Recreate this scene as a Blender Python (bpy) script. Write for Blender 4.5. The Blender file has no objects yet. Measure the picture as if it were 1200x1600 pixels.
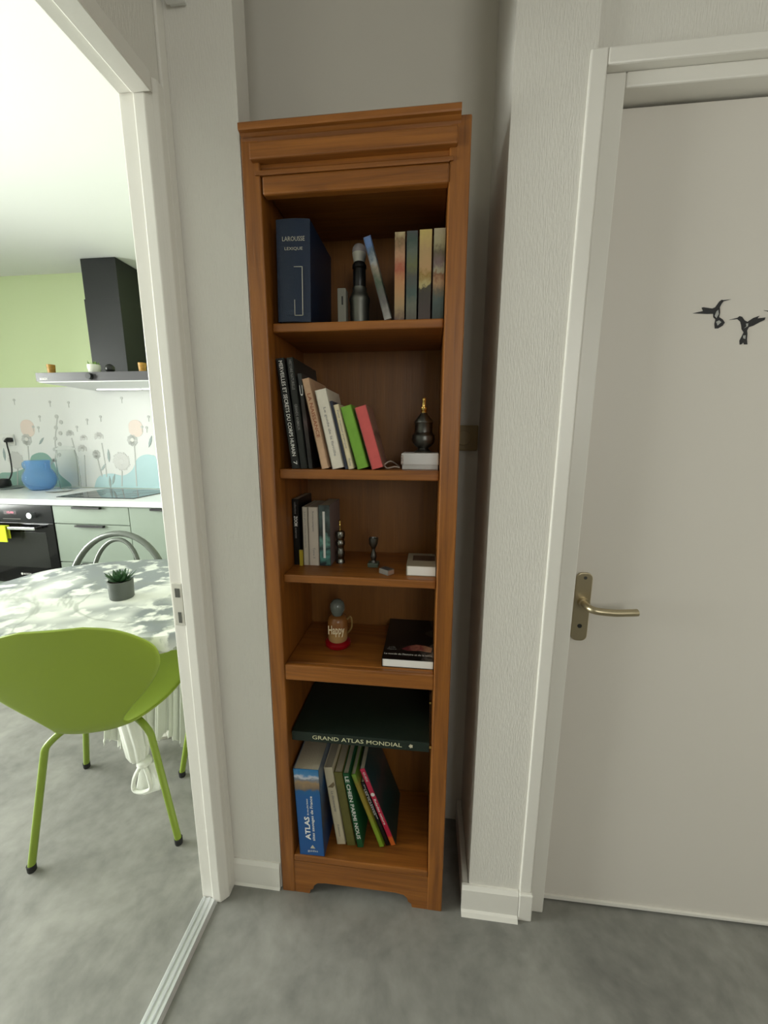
import bpy, bmesh, math, random
from mathutils import Vector, Matrix

# ------------------------------------------------------------------ camera, world, lights, exposure
SC = bpy.context.scene
COL = SC.collection
rad = math.radians

def set_camera():
    P, YAW, ROLL = rad(10.74), rad(6.5), rad(0.18)
    fwd = Vector((0, math.cos(P), -math.sin(P))); up = Vector((0, math.sin(P), math.cos(P))); right = Vector((1, 0, 0))
    c, s = math.cos(ROLL), math.sin(ROLL)
    r2 = c * right + s * up; u2 = -s * right + c * up
    M = Matrix.Rotation(YAW, 3, 'Z')
    r2, u2, fwd = M @ r2, M @ u2, M @ fwd
    cam = bpy.data.cameras.new('camera'); o = bpy.data.objects.new('camera', cam); COL.objects.link(o)
    R = Matrix((r2, u2, -fwd)).transposed().to_4x4()
    o.matrix_world = Matrix.Translation((0, 0, 1.32)) @ R
    cam.sensor_fit = 'VERTICAL'; cam.sensor_height = 36.0; cam.sensor_width = 27.0
    cam.lens = 36.0 * 606.0 / 1600.0
    cam.clip_start = 0.02
    SC.camera = o
set_camera()

w = bpy.data.worlds.new('sky'); SC.world = w; w.use_nodes = True
bg = w.node_tree.nodes['Background']; bg.inputs[0].default_value = (0.80, 0.92, 1.0, 1); bg.inputs[1].default_value = 1.0

def area_light(name, loc, direction, sx, sy, power, color):
    l = bpy.data.lights.new(name, 'AREA'); l.shape = 'RECTANGLE'; l.size = sx; l.size_y = sy
    l.energy = power; l.color = color
    o = bpy.data.objects.new(name, l); COL.objects.link(o); o.location = loc
    o.rotation_euler = Vector(direction).to_track_quat('-Z', 'Y').to_euler()
    return o
# daylight through the kitchen window (left wall of the kitchen) and through the glazed door behind the camera
area_light('kitchen_window_daylight', (-4.42, 0.55, 1.45), (1, 0, -0.06), 2.6, 1.75, 340, (0.96, 1.0, 0.93))
area_light('hall_window_daylight', (1.0, -2.42, 1.80), (-0.12, 1, -0.10), 1.0, 1.1, 17, (0.98, 0.97, 0.90))

vs = SC.view_settings
SC.display_settings.display_device = 'sRGB'
vs.view_transform = 'Standard'; vs.look = 'None'; vs.gamma = 1.0; vs.use_curve_mapping = False
vs.exposure = 0.16

# ------------------------------------------------------------------ helpers
def srgb(r, g, b):
    f = lambda c: (c / 255 / 12.92) if c / 255 <= 0.04045 else ((c / 255 + 0.055) / 1.055) ** 2.4
    return (f(r), f(g), f(b), 1.0)

def newmat(name):
    m = bpy.data.materials.new(name); m.use_nodes = True
    return m, m.node_tree.nodes, m.node_tree.links, m.node_tree.nodes['Principled BSDF']

def mat(name, col, rough=0.5, metal=0.0, spec=0.5, var=0.0, vscale=20.0, bump=0.0, bscale=80.0, stretch=(1, 1, 1), trans=0.0, ior=1.45, emit=None, coat=0.0):
    m, N, L, B = newmat(name)
    if len(col) == 3: col = (*col, 1)
    B.inputs['Base Color'].default_value = col
    B.inputs['Roughness'].default_value = rough; B.inputs['Metallic'].default_value = metal
    B.inputs['Specular IOR Level'].default_value = spec
    B.inputs['Transmission Weight'].default_value = trans; B.inputs['IOR'].default_value = ior
    B.inputs['Coat Weight'].default_value = coat
    if emit:
        B.inputs['Emission Color'].default_value = (*emit[:3], 1); B.inputs['Emission Strength'].default_value = emit[3]
    tc = N.new('ShaderNodeTexCoord'); mp = N.new('ShaderNodeMapping'); mp.inputs['Scale'].default_value = stretch
    L.new(tc.outputs['Object'], mp.inputs[0])
    if var > 0:
        n = N.new('ShaderNodeTexNoise'); n.inputs['Scale'].default_value = vscale; n.inputs['Detail'].default_value = 4
        L.new(mp.outputs[0], n.inputs[0])
        r = N.new('ShaderNodeValToRGB')
        r.color_ramp.elements[0].position = 0.3; r.color_ramp.elements[1].position = 0.7
        r.color_ramp.elements[0].color = tuple(max(0, c * (1 - var)) for c in col[:3]) + (1,)
        r.color_ramp.elements[1].color = tuple(min(1, c * (1 + var)) for c in col[:3]) + (1,)
        L.new(n.outputs[0], r.inputs[0]); L.new(r.outputs[0], B.inputs['Base Color'])
    if bump > 0:
        n2 = N.new('ShaderNodeTexNoise'); n2.inputs['Scale'].default_value = bscale; n2.inputs['Detail'].default_value = 5
        L.new(mp.outputs[0], n2.inputs[0])
        b = N.new('ShaderNodeBump'); b.inputs['Strength'].default_value = bump; b.inputs['Distance'].default_value = 0.01
        L.new(n2.outputs[0], b.inputs['Height']); L.new(b.outputs[0], B.inputs['Normal'])
    return m

def mat_ramp(name, stops, axis=2, length=1.0, noise=0.0, nscale=30.0, rough=0.5, stretch=(1, 1, 1), rnd=0.0):
    """printed picture: colour bands along one axis broken up by noise"""
    m, N, L, B = newmat(name); B.inputs['Roughness'].default_value = rough
    tc = N.new('ShaderNodeTexCoord'); sx = N.new('ShaderNodeSeparateXYZ'); L.new(tc.outputs['Object'], sx.inputs[0])
    d = N.new('ShaderNodeMath'); d.operation = 'DIVIDE'; d.inputs[1].default_value = length; L.new(sx.outputs[axis], d.inputs[0])
    n = N.new('ShaderNodeTexNoise'); n.inputs['Scale'].default_value = nscale; n.inputs['Detail'].default_value = 4
    mp = N.new('ShaderNodeMapping'); mp.inputs['Scale'].default_value = stretch; mp.inputs['Location'].default_value = (rnd, rnd * 2, rnd * 3)
    L.new(tc.outputs['Object'], mp.inputs[0]); L.new(mp.outputs[0], n.inputs[0])
    s = N.new('ShaderNodeMath'); s.operation = 'SUBTRACT'; s.inputs[1].default_value = 0.5; L.new(n.outputs[0], s.inputs[0])
    mu = N.new('ShaderNodeMath'); mu.operation = 'MULTIPLY_ADD'; mu.inputs[1].default_value = noise
    L.new(s.outputs[0], mu.inputs[0]); L.new(d.outputs[0], mu.inputs[2])
    r = N.new('ShaderNodeValToRGB'); cr = r.color_ramp
    cr.elements[0].position = stops[0][0]; cr.elements[0].color = stops[0][1]
    cr.elements[1].position = stops[-1][0]; cr.elements[1].color = stops[-1][1]
    for p, c in stops[1:-1]:
        e = cr.elements.new(p); e.color = c
    L.new(mu.outputs[0], r.inputs[0]); L.new(r.outputs[0], B.inputs['Base Color'])
    return m

def mat_wood(name, axis, dark, light, scale=1.0, rough=0.42):
    m, N, L, B = newmat(name); B.inputs['Roughness'].default_value = rough
    tc = N.new('ShaderNodeTexCoord'); mp = N.new('ShaderNodeMapping')
    sc = [26, 26, 26]; sc[axis] = 1.6
    mp.inputs['Scale'].default_value = sc; L.new(tc.outputs['Object'], mp.inputs[0])
    n = N.new('ShaderNodeTexNoise'); n.inputs['Scale'].default_value = 1.5 * scale; n.inputs['Detail'].default_value = 7; n.inputs['Distortion'].default_value = 1.2
    L.new(mp.outputs[0], n.inputs[0])
    mp2 = N.new('ShaderNodeMapping'); s2 = [260, 260, 260]; s2[axis] = 9
    mp2.inputs['Scale'].default_value = s2; L.new(tc.outputs['Object'], mp2.inputs[0])
    n2 = N.new('ShaderNodeTexNoise'); n2.inputs['Scale'].default_value = 1.0; n2.inputs['Detail'].default_value = 3
    L.new(mp2.outputs[0], n2.inputs[0])
    mx = N.new('ShaderNodeMath'); mx.operation = 'MULTIPLY_ADD'; mx.inputs[1].default_value = 0.35
    L.new(n2.outputs[0], mx.inputs[0]); L.new(n.outputs[0], mx.inputs[2])
    r = N.new('ShaderNodeValToRGB')
    r.color_ramp.elements[0].position = 0.34; r.color_ramp.elements[1].position = 0.98
    r.color_ramp.elements[0].color = dark; r.color_ramp.elements[1].color = light
    L.new(mx.outputs[0], r.inputs[0]); L.new(r.outputs[0], B.inputs['Base Color'])
    b = N.new('ShaderNodeBump'); b.inputs['Strength'].default_value = 0.12; b.inputs['Distance'].default_value = 0.003
    L.new(n2.outputs[0], b.inputs['Height']); L.new(b.outputs[0], B.inputs['Normal'])
    return m

def box(bm, x0, x1, y0, y1, z0, z1, bev=0.0, seg=2):
    vs_ = [bm.verts.new((x, y, z)) for x in (x0, x1) for y in (y0, y1) for z in (z0, z1)]
    idx = [(0, 1, 3, 2), (4, 6, 7, 5), (0, 4, 5, 1), (2, 3, 7, 6), (0, 2, 6, 4), (1, 5, 7, 3)]
    fs = [bm.faces.new([vs_[i] for i in f]) for f in idx]
    if bev > 0:
        es = list({e for f in fs for e in f.edges})
        bmesh.ops.bevel(bm, geom=es, offset=bev, segments=seg, affect='EDGES', profile=0.5)
    return bm

def boxes(*args, bev=0.0):
    bm = bmesh.new()
    for a in args: box(bm, *a, bev=bev)
    return bm

def prism(pts, axis, a, b, bm=None, bev=0.0):
    """polygon in the two remaining axes extruded along axis from a to b"""
    bm = bm or bmesh.new()
    def P(p, t):
        if axis == 0: return (t, p[0], p[1])
        if axis == 1: return (p[0], t, p[1])
        return (p[0], p[1], t)
    A = [bm.verts.new(P(p, a)) for p in pts]; Bv = [bm.verts.new(P(p, b)) for p in pts]
    n = len(pts); fs = []
    for i in range(n):
        fs.append(bm.faces.new((A[i], A[(i + 1) % n], Bv[(i + 1) % n], Bv[i])))
    caps = [bm.faces.new(A), bm.faces.new(list(reversed(Bv)))]
    bm.normal_update()
    bmesh.ops.triangulate(bm, faces=caps, quad_method='BEAUTY', ngon_method='EAR_CLIP')
    bmesh.ops.recalc_face_normals(bm, faces=bm.faces[:])
    if bev > 0:
        es = [e for e in bm.edges if len(e.link_faces) == 2 and e.calc_face_angle(0) > 0.5]
        bmesh.ops.bevel(bm, geom=es, offset=bev, segments=2, affect='EDGES', profile=0.5)
    return bm

def lathe(prof, seg=28, bm=None, cx=0, cy=0):
    bm = bm or bmesh.new(); rings = []
    for r, z in prof:
        if r < 1e-6: rings.append([bm.verts.new((cx, cy, z))])
        else: rings.append([bm.verts.new((cx + r * math.cos(2 * math.pi * i / seg), cy + r * math.sin(2 * math.pi * i / seg), z)) for i in range(seg)])
    for k in range(len(rings) - 1):
        a, b = rings[k], rings[k + 1]
        for i in range(seg):
            j = (i + 1) % seg
            if len(a) == 1 and len(b) == 1: continue
            if len(a) == 1: bm.faces.new((a[0], b[j], b[i]))
            elif len(b) == 1: bm.faces.new((a[i], a[j], b[0]))
            else: bm.faces.new((a[i], a[j], b[j], b[i]))
    for R, rev in ((rings[0], True), (rings[-1], False)):
        if len(R) > 1: bm.faces.new(list(reversed(R)) if rev else R)
    bmesh.ops.recalc_face_normals(bm, faces=bm.faces[:])
    return bm

def smooth_path(pts, n=6):
    pts = [Vector(p) for p in pts]; out = []
    for i in range(len(pts) - 1):
        p0 = pts[max(i - 1, 0)]; p1 = pts[i]; p2 = pts[i + 1]; p3 = pts[min(i + 2, len(pts) - 1)]
        for k in range(n):
            t = k / n
            out.append(0.5 * ((2 * p1) + (-p0 + p2) * t + (2 * p0 - 5 * p1 + 4 * p2 - p3) * t * t + (-p0 + 3 * p1 - 3 * p2 + p3) * t ** 3))
    out.append(pts[-1]); return out

def tube(path, r, seg=10, bm=None, closed=False):
    bm = bm or bmesh.new(); path = [Vector(p) for p in path]; rings = []
    n = len(path); ref = Vector((0.13, 0.31, 0.94)).normalized()
    for i, p in enumerate(path):
        a = path[(i - 1) % n] if (i > 0 or closed) else p
        b = path[(i + 1) % n] if (i < n - 1 or closed) else p
        t = (b - a).normalized()
        u = ref - t * ref.dot(t)
        if u.length < 1e-3: u = Vector((1, 0, 0)) - t * t.x
        u.normalize(); v = t.cross(u); ref = u
        rr = r[i] if isinstance(r, (list, tuple)) else r
        rings.append([bm.verts.new(p + rr * (math.cos(2 * math.pi * k / seg) * u + math.sin(2 * math.pi * k / seg) * v)) for k in range(seg)])
    for i in range(n if closed else n - 1):
        a, b = rings[i], rings[(i + 1) % n]
        for k in range(seg): bm.faces.new((a[k], a[(k + 1) % seg], b[(k + 1) % seg], b[k]))
    if not closed:
        bm.faces.new(list(reversed(rings[0]))); bm.faces.new(rings[-1])
    bmesh.ops.recalc_face_normals(bm, faces=bm.faces[:])
    return bm

def disc(bm, cx, cz, r, y, n=20, y2=None):
    """thin upright printed disc on a wall facing -Y"""
    prism([(cx + r * math.cos(2 * math.pi * i / n), cz + r * math.sin(2 * math.pi * i / n)) for i in range(n)], 1, y, y2 if y2 is not None else y + 0.002, bm)

def obj(name, bm, m, parent=None, smooth=False, world=False, **props):
    me = bpy.data.meshes.new(name); bm.to_mesh(me); bm.free()
    if smooth:
        me.polygons.foreach_set('use_smooth', [True] * len(me.polygons))
        try: me.set_sharp_from_angle(angle=rad(40))
        except Exception: pass
    me.materials.append(m)
    o = bpy.data.objects.new(name, me); COL.objects.link(o)
    if parent:
        o.parent = parent
        if world: o.matrix_parent_inverse = parent.matrix_basis.inverted()
    for k, v in props.items(): o[k] = v
    return o

def thing(name, label, cat, loc=(0, 0, 0), rot=(0, 0, 0), group=None):
    o = bpy.data.objects.new(name, None); COL.objects.link(o); o.empty_display_size = 0.05
    o.location = loc; o.rotation_euler = rot
    o['label'] = label; o['category'] = cat
    if group: o['group'] = group
    return o

def struct(name, bm, m, label=None, cat=None, parent=None, smooth=False):
    o = obj(name, bm, m, parent, smooth)
    if parent is None:
        o['kind'] = 'structure'
        if label: o['label'] = label
        if cat: o['category'] = cat
    return o

def copy_tree(o, parent=None):
    c = o.copy(); COL.objects.link(c)
    if parent: c.parent = parent
    for ch in list(o.children): copy_tree(ch, c)
    return c

TXT_FIX = []; TXT_MAT = {}
def text(s, m, parent, origin, xdir, ydir, length, height, name='title', extrude=0.00015, bold=0.0):
    """flat lettering: centred at origin, reading along xdir, fitted to length x height"""
    cu = bpy.data.curves.new(name, 'FONT'); cu.body = s; cu.size = 1.0; cu.extrude = 0.0; cu.offset = bold
    cu.align_x = 'CENTER'; cu.align_y = 'CENTER'; cu.resolution_u = 2
    cu.materials.append(m)
    o = bpy.data.objects.new(name, cu); COL.objects.link(o); o.parent = parent
    TXT_MAT[o.name] = m
    TXT_FIX.append((o, Vector(origin), Vector(xdir).normalized(), Vector(ydir).normalized(), length, height))
    return o

def fit_texts():
    bpy.context.view_layer.update(); dg = bpy.context.evaluated_depsgraph_get()
    for o, org, x, y, ln, h in TXT_FIX:
        bb = [Vector(c) for c in o.bound_box]
        w_ = max(c.x for c in bb) - min(c.x for c in bb); hh = max(c.y for c in bb) - min(c.y for c in bb)
        if w_ < 1e-6: continue
        sx = ln / w_; sy = h / max(hh, 1e-6)
        z = x.cross(y)
        me = bpy.data.meshes.new_from_object(o.evaluated_get(dg)); me.name = o.name
        me.transform(Matrix.Translation(org) @ Matrix((x * sx, y * sy, z)).transposed().to_4x4())
        nm, par = o.name, o.parent
        base = nm.split('.')[0]
        bpy.data.objects.remove(o)
        q = bpy.data.objects.new(base, me); COL.objects.link(q); q.parent = par
        if not me.materials: me.materials.append(TXT_MAT[nm])

# ------------------------------------------------------------------ materials
WALL = mat('textured_white_wallpaper', (0.74, 0.715, 0.655), 0.75, bump=0.22, bscale=95, stretch=(4.2, 4.2, 0.55))
NWALL = mat('smooth_off_white_niche_wall', (0.72, 0.685, 0.61), 0.8, bump=0.05, bscale=40)
PAINTW = mat('white_gloss_paint', (0.79, 0.765, 0.705), 0.32, bump=0.05, bscale=30)
DOORW = mat('white_door_paint', (0.70, 0.66, 0.60), 0.45)
CEIL = mat('white_ceiling_paint', (0.82, 0.83, 0.80), 0.8)
KGREEN = mat('lime_green_wall_paint', (0.70, 0.81, 0.48), 0.7)
KWHITE = mat('white_kitchen_wall_paint', (0.80, 0.81, 0.78), 0.75)
WOOD_V = mat_wood('stained_oak_upright', 2, (0.125, 0.038, 0.006, 1), (0.35, 0.125, 0.018, 1))
WOOD_H = mat_wood('stained_oak_level', 0, (0.130, 0.040, 0.006, 1), (0.36, 0.128, 0.019, 1))
WOOD_D = mat_wood('stained_oak_back_panel', 2, (0.145, 0.054, 0.010, 1), (0.25, 0.100, 0.017, 1), 0.6)
LIME = mat('lime_green_plastic', (0.225, 0.305, 0.028), 0.42)
LIMEM = mat('lime_green_lacquered_steel', (0.20, 0.28, 0.03), 0.35)
BLACK = mat('black_plastic', (0.012, 0.012, 0.012), 0.45)
RUBBER = mat('black_rubber', (0.015, 0.015, 0.015), 0.7)
ALU = mat('brushed_aluminium', (0.62, 0.64, 0.65), 0.28, 1.0)
BRASSY = mat('satin_champagne_metal', (0.50, 0.43, 0.29), 0.34, 1.0)
BRASS = mat('polished_brass', (0.75, 0.52, 0.16), 0.22, 1.0)
PEWTER = mat('dark_pewter', (0.13, 0.13, 0.12), 0.38, 1.0, var=0.25, vscale=30)
PAPER = mat('shaded_cream_page_edges', (0.44, 0.38, 0.28), 0.8, bump=0.2, bscale=300)  # cream darkened so the page tops carry the shade below the flat atlas
PAPERW = mat('white_page_edges', (0.82, 0.80, 0.75), 0.8)
SAGE = mat('sage_green_laminate', (0.28, 0.335, 0.275), 0.42)
WORK = mat('white_laminate_worktop', (0.80, 0.82, 0.82), 0.30)
HOODM = mat('black_hood_enamel', (0.008, 0.009, 0.009), 0.42)
HOODF = mat('grey_glass_hood_front', (0.085, 0.082, 0.088), 0.25)
GLOSSK = mat('black_oven_glass', (0.008, 0.008, 0.009), 0.06, spec=0.6)
WHITE = mat('white_plastic', (0.80, 0.80, 0.77), 0.35)
TW = mat('white_print', (0.80, 0.79, 0.75), 0.6)
TCREAM = mat('cream_print', (0.55, 0.50, 0.36), 0.6)
TGREY = mat('grey_print', (0.25, 0.24, 0.23), 0.6)
TRED = mat('brown_red_print', (0.28, 0.08, 0.03), 0.6)
TBLACK = mat('black_print', (0.02, 0.02, 0.02), 0.6)

def mat_floor():
    m, N, L, B = newmat('grey_concrete_look_vinyl')
    tc = N.new('ShaderNodeTexCoord')
    a = N.new('ShaderNodeTexNoise'); a.inputs['Scale'].default_value = 4.5; a.inputs['Detail'].default_value = 8; a.inputs['Roughness'].default_value = 0.62; a.inputs['Distortion'].default_value = 0.5
    b = N.new('ShaderNodeTexNoise'); b.inputs['Scale'].default_value = 26; b.inputs['Detail'].default_value = 6
    L.new(tc.outputs['Object'], a.inputs[0]); L.new(tc.outputs['Object'], b.inputs[0])
    mx = N.new('ShaderNodeMath'); mx.operation = 'MULTIPLY_ADD'; mx.inputs[1].default_value = 0.4
    L.new(b.outputs[0], mx.inputs[0]); L.new(a.outputs[0], mx.inputs[2])
    r = N.new('ShaderNodeValToRGB'); r.color_ramp.elements[0].position = 0.45; r.color_ramp.elements[1].position = 0.95
    r.color_ramp.elements[0].color = (0.150, 0.148, 0.134, 1); r.color_ramp.elements[1].color = (0.30, 0.294, 0.266, 1)
    L.new(mx.outputs[0], r.inputs[0]); L.new(r.outputs[0], B.inputs['Base Color'])
    B.inputs['Roughness'].default_value = 0.46
    bp = N.new('ShaderNodeBump'); bp.inputs['Strength'].default_value = 0.05; L.new(b.outputs[0], bp.inputs['Height']); L.new(bp.outputs[0], B.inputs['Normal'])
    return m
FLOOR = mat_floor()

def mat_pane():
    m, N, L, B = newmat('clear_window_glass')
    t = N.new('ShaderNodeBsdfTransparent'); g = N.new('ShaderNodeBsdfGlossy'); g.inputs['Roughness'].default_value = 0.02
    f = N.new('ShaderNodeFresnel'); f.inputs[0].default_value = 1.45
    mx = N.new('ShaderNodeMixShader'); L.new(f.outputs[0], mx.inputs[0]); L.new(t.outputs[0], mx.inputs[1]); L.new(g.outputs[0], mx.inputs[2])
    L.new(mx.outputs[0], N['Material Output'].inputs[0]); N.remove(B)
    return m
PANE = mat_pane()

def mat_cloth():
    m, N, L, B = newmat('marble_print_oilcloth')
    tc = N.new('ShaderNodeTexCoord')
    big = N.new('ShaderNodeTexNoise'); big.inputs['Scale'].default_value = 2.4; big.inputs['Detail'].default_value = 3; big.inputs['Distortion'].default_value = 0.2
    fine = N.new('ShaderNodeTexNoise'); fine.inputs['Scale'].default_value = 15; fine.inputs['Detail'].default_value = 5; fine.inputs['Distortion'].default_value = 0.15
    L.new(tc.outputs['Object'], big.inputs[0]); L.new(tc.outputs['Object'], fine.inputs[0])
    rb = N.new('ShaderNodeValToRGB'); rb.color_ramp.elements[0].position = 0.40; rb.color_ramp.elements[1].position = 0.52
    L.new(big.outputs[0], rb.inputs[0])
    rf = N.new('ShaderNodeValToRGB'); rf.color_ramp.elements[0].position = 0.42; rf.color_ramp.elements[1].position = 0.50
    L.new(fine.outputs[0], rf.inputs[0])
    mu = N.new('ShaderNodeMath'); mu.operation = 'MULTIPLY'; L.new(rb.outputs[0], mu.inputs[0]); L.new(rf.outputs[0], mu.inputs[1])
    # dark branching veins
    vein = N.new('ShaderNodeTexNoise'); vein.inputs['Scale'].default_value = 1.7; vein.inputs['Detail'].default_value = 5; vein.inputs['Distortion'].default_value = 1.6
    L.new(tc.outputs['Object'], vein.inputs[0])
    rv = N.new('ShaderNodeValToRGB'); e = rv.color_ramp.elements; e[0].position = 0.485; e[0].color = (0, 0, 0, 1); e[1].position = 0.515; e[1].color = (0, 0, 0, 1)
    k = rv.color_ramp.elements.new(0.50); k.color = (1, 1, 1, 1)
    L.new(vein.outputs[0], rv.inputs[0])
    m1 = N.new('ShaderNodeMixRGB'); m1.inputs[1].default_value = (0.74, 0.76, 0.70, 1); m1.inputs[2].default_value = (0.20, 0.225, 0.23, 1); L.new(mu.outputs[0], m1.inputs[0])
    m2 = N.new('ShaderNodeMixRGB'); m2.inputs[2].default_value = (0.20, 0.22, 0.19, 1); L.new(m1.outputs[0], m2.inputs[1])
    mv = N.new('ShaderNodeMath'); mv.operation = 'MULTIPLY'; mv.inputs[1].default_value = 0.55; L.new(rv.outputs[0], mv.inputs[0]); L.new(mv.outputs[0], m2.inputs[0])
    L.new(m2.outputs[0], B.inputs['Base Color']); B.inputs['Roughness'].default_value = 0.35
    return m
CLOTH = mat_cloth()
CLOTHW = mat('white_cotton_cloth', (0.76, 0.78, 0.70), 0.8, bump=0.1, bscale=200)

# ------------------------------------------------------------------ room shell
ZC = 2.57
struct('floor', boxes((-4.4, 1.9, -2.5, 3.2, -0.10, 0.0)), FLOOR, 'grey concrete look vinyl floor running through hall and kitchen', 'floor')
struct('ceiling', boxes((-4.4, 1.9, -2.5, 3.2, ZC, ZC + 0.1)), CEIL, 'white painted ceiling above the kitchen wall', 'ceiling')
# kitchen shell
struct('wall_back', boxes((-4.4, 1.9, 2.995, 3.2, 0.0, ZC)), KGREEN, 'lime green kitchen wall behind the cooker hood', 'wall')
struct('wall_kitchen_left', boxes((-4.4, -4.2, -2.5, -0.75, 0, ZC), (-4.4, -4.2, 1.85, 2.995, 0, ZC), (-4.4, -4.2, -0.75, 1.85, 0, 0.55), (-4.4, -4.2, -0.75, 1.85, 2.3, ZC)), KWHITE, 'white kitchen wall with the window, left of the picture', 'wall')
struct('wall_kitchen_front', boxes((-4.2, -0.617, -2.5, -2.35, 0, ZC)), KWHITE, 'white kitchen wall behind the viewer', 'wall')
struct('wall_kitchen_right', boxes((0.32, 0.42, 1.25, 2.995, 0, ZC)), KWHITE, 'white kitchen wall hidden behind the niche', 'wall')
# partition with the kitchen doorway
struct('wall_left', boxes((-0.612, -0.556, 0.842, 0.95, 0, ZC), (-0.612, -0.556, -2.35, 0.02, 0, ZC), (-0.612, -0.556, 0.02, 0.842, 1.985, ZC)), WALL, 'white textured partition around the kitchen doorway', 'wall')
struct('wall_niche_left', boxes((-0.556, -0.405, 0.892, 0.95, 0, ZC), (-0.56, -0.525, 0.95, 1.205, 0, ZC)), WALL, 'white textured wall strip between kitchen doorway and bookcase', 'wall')
struct('wall_niche_back', boxes((-0.525, 0.142, 1.165, 1.205, 0, ZC)), NWALL, 'pale wall at the back of the bookcase niche', 'wall')
struct('wall_pillar', boxes((0.142, 0.292, 0.902, 1.205, 0, ZC)), WALL, 'white textured pillar between the niche and the door', 'wall')
struct('wall_door', boxes((0.292, 1.16, 0.915, 1.05, 2.005, ZC), (1.16, 1.75, 0.915, 1.05, 0, ZC), (0.292, 1.75, 1.05, 1.205, 0, ZC)), WALL, 'white textured wall above the white door', 'wall')
struct('wall_right', boxes((1.75, 1.9, -2.5, 1.25, 0, ZC)), WALL, 'white textured hall wall right of the viewer', 'wall')
struct('wall_front', boxes((-0.556, 0.45, -2.5, -2.35, 0, ZC), (1.55, 1.75, -2.5, -2.35, 0, ZC), (0.45, 1.55, -2.5, -2.35, 2.42, ZC), (0.45, 1.55, -2.5, -2.35, 0, 1.2)), WALL, 'white textured hall wall behind the viewer', 'wall')

def window(name, label, plane, a0, a1, z0, z1, c):
    o = thing(name, label, 'window', (c, (a0 + a1) / 2, z0) if plane == 0 else ((a0 + a1) / 2, c, z0)); o['kind'] = 'structure'
    hw = (a1 - a0) / 2; h = z1 - z0
    fr = [(-hw, hw, -.03, .03, 0, .06), (-hw, hw, -.03, .03, h - .06, h), (-hw, -hw + .06, -.03, .03, .06, h - .06), (hw - .06, hw, -.03, .03, .06, h - .06), (-.04, .04, -.03, .03, .06, h - .06)]
    pn = [(-hw + .06, -.04, -.004, .004, .06, h - .06), (.04, hw - .06, -.004, .004, .06, h - .06)]
    sw = (lambda b: (b[2], b[3], b[0], b[1], b[4], b[5])) if plane == 0 else (lambda b: b)
    obj('frame', boxes(*[sw(b) for b in fr]), PAINTW, o)
    for b in pn: obj('pane', boxes(sw(b)), PANE, o)
window('window_1', 'white kitchen window, outside the picture on the left', 0, -0.75, 1.85, 0.55, 2.3, -4.3)
window('window_2', 'hall window behind the viewer', 1, 0.45, 1.55, 1.2, 2.42, -2.43)

# kitchen doorway frame: a stepped jamb (two rebates) and head
def step_profile(y0):   # in x,y at the far jamb
    return [(-0.625, y0), (-0.592, y0), (-0.590, y0 - 0.006), (-0.566, y0 - 0.006), (-0.560, y0), (-0.549, y0 + 0.012), (-0.549, y0 + 0.030), (-0.625, y0 + 0.030)]
tr = thing('trim_1', 'white stepped frame of the kitchen doorway', 'door frame', (-0.59, 0.84, 0)); tr['kind'] = 'structure'
obj('jamb', prism(step_profile(0.838), 2, 0, 2.012, bev=0.002), PAINTW, tr, world=True)
obj('head', boxes((-0.625, -0.592, 0.02, 0.838, 1.984, 2.012), (-0.592, -0.549, 0.02, 0.832, 1.978, 2.012), bev=0.003), PAINTW, tr, world=True)
obj('jamb', boxes((-0.625, -0.549, -0.01, 0.02, 0, 2.012), bev=0.003), PAINTW, tr, world=True)
lp = obj('strike_plate', boxes((-0.618, -0.592, 0.8335, 0.838, 0.86, 0.97), bev=0.001), mat('painted_strike_plate', (0.62, 0.60, 0.53), 0.4), tr, world=True)
obj('latch_slot', boxes((-0.610, -0.598, 0.8325, 0.8345, 0.935, 0.958), (-0.607, -0.599, 0.8325, 0.8345, 0.868, 0.896)), mat('slot_shadow_grey', (0.10, 0.10, 0.085), 0.7), lp, world=True)
struct('trim_2', boxes((-0.556, -0.549, 0.868, 0.892, 0, ZC), bev=0.002), PAINTW, 'narrow white strip closing the corner beside the doorway', 'trim')
# metal threshold
THM = mat('worn_aluminium_strip', (0.70, 0.72, 0.73), 0.42, 0.75)
th = thing('trim_3', 'ridged aluminium threshold strip between kitchen and hall floors', 'threshold', (-0.6, 0.4, 0)); th['kind'] = 'structure'
obj('base_strip', prism([(-0.626, 0.0), (-0.622, 0.006), (-0.582, 0.006), (-0.577, 0.0)], 1, 0.02, 0.836), THM, th, world=True)
for xx in (-0.618, -0.602, -0.587):
    obj('ridge', prism([(xx - 0.005, 0.005), (xx - 0.003, 0.009), (xx + 0.003, 0.009), (xx + 0.005, 0.005)], 1, 0.02, 0.836), THM, th, world=True)

# baseboards
def bb(name, label, pts, axis, a, b):
    struct(name, prism(pts, axis, a, b), PAINTW, label, 'baseboard')
pr = lambda y: [(y, 0.0), (y - 0.012, 0.0), (y - 0.009, 0.008), (y - 0.008, 0.075), (y - 0.003, 0.088), (y, 0.088)]
bb('baseboard_left', 'white baseboard between kitchen doorway and bookcase', pr(0.892), 0, -0.549, -0.408)
bb('baseboard_pillar', 'white baseboard with flared foot on the pillar beside the niche', [(0.902, 0.0), (0.878, 0.0), (0.884, 0.010), (0.889, 0.014), (0.890, 0.078), (0.896, 0.088), (0.902, 0.088)], 0, 0.122, 0.276)
struct('baseboard_niche', boxes((0.124, 0.142, 0.903, 1.165, 0, 0.085), bev=0.004), PAINTW, 'white baseboard on the side of the niche', 'baseboard')

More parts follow.
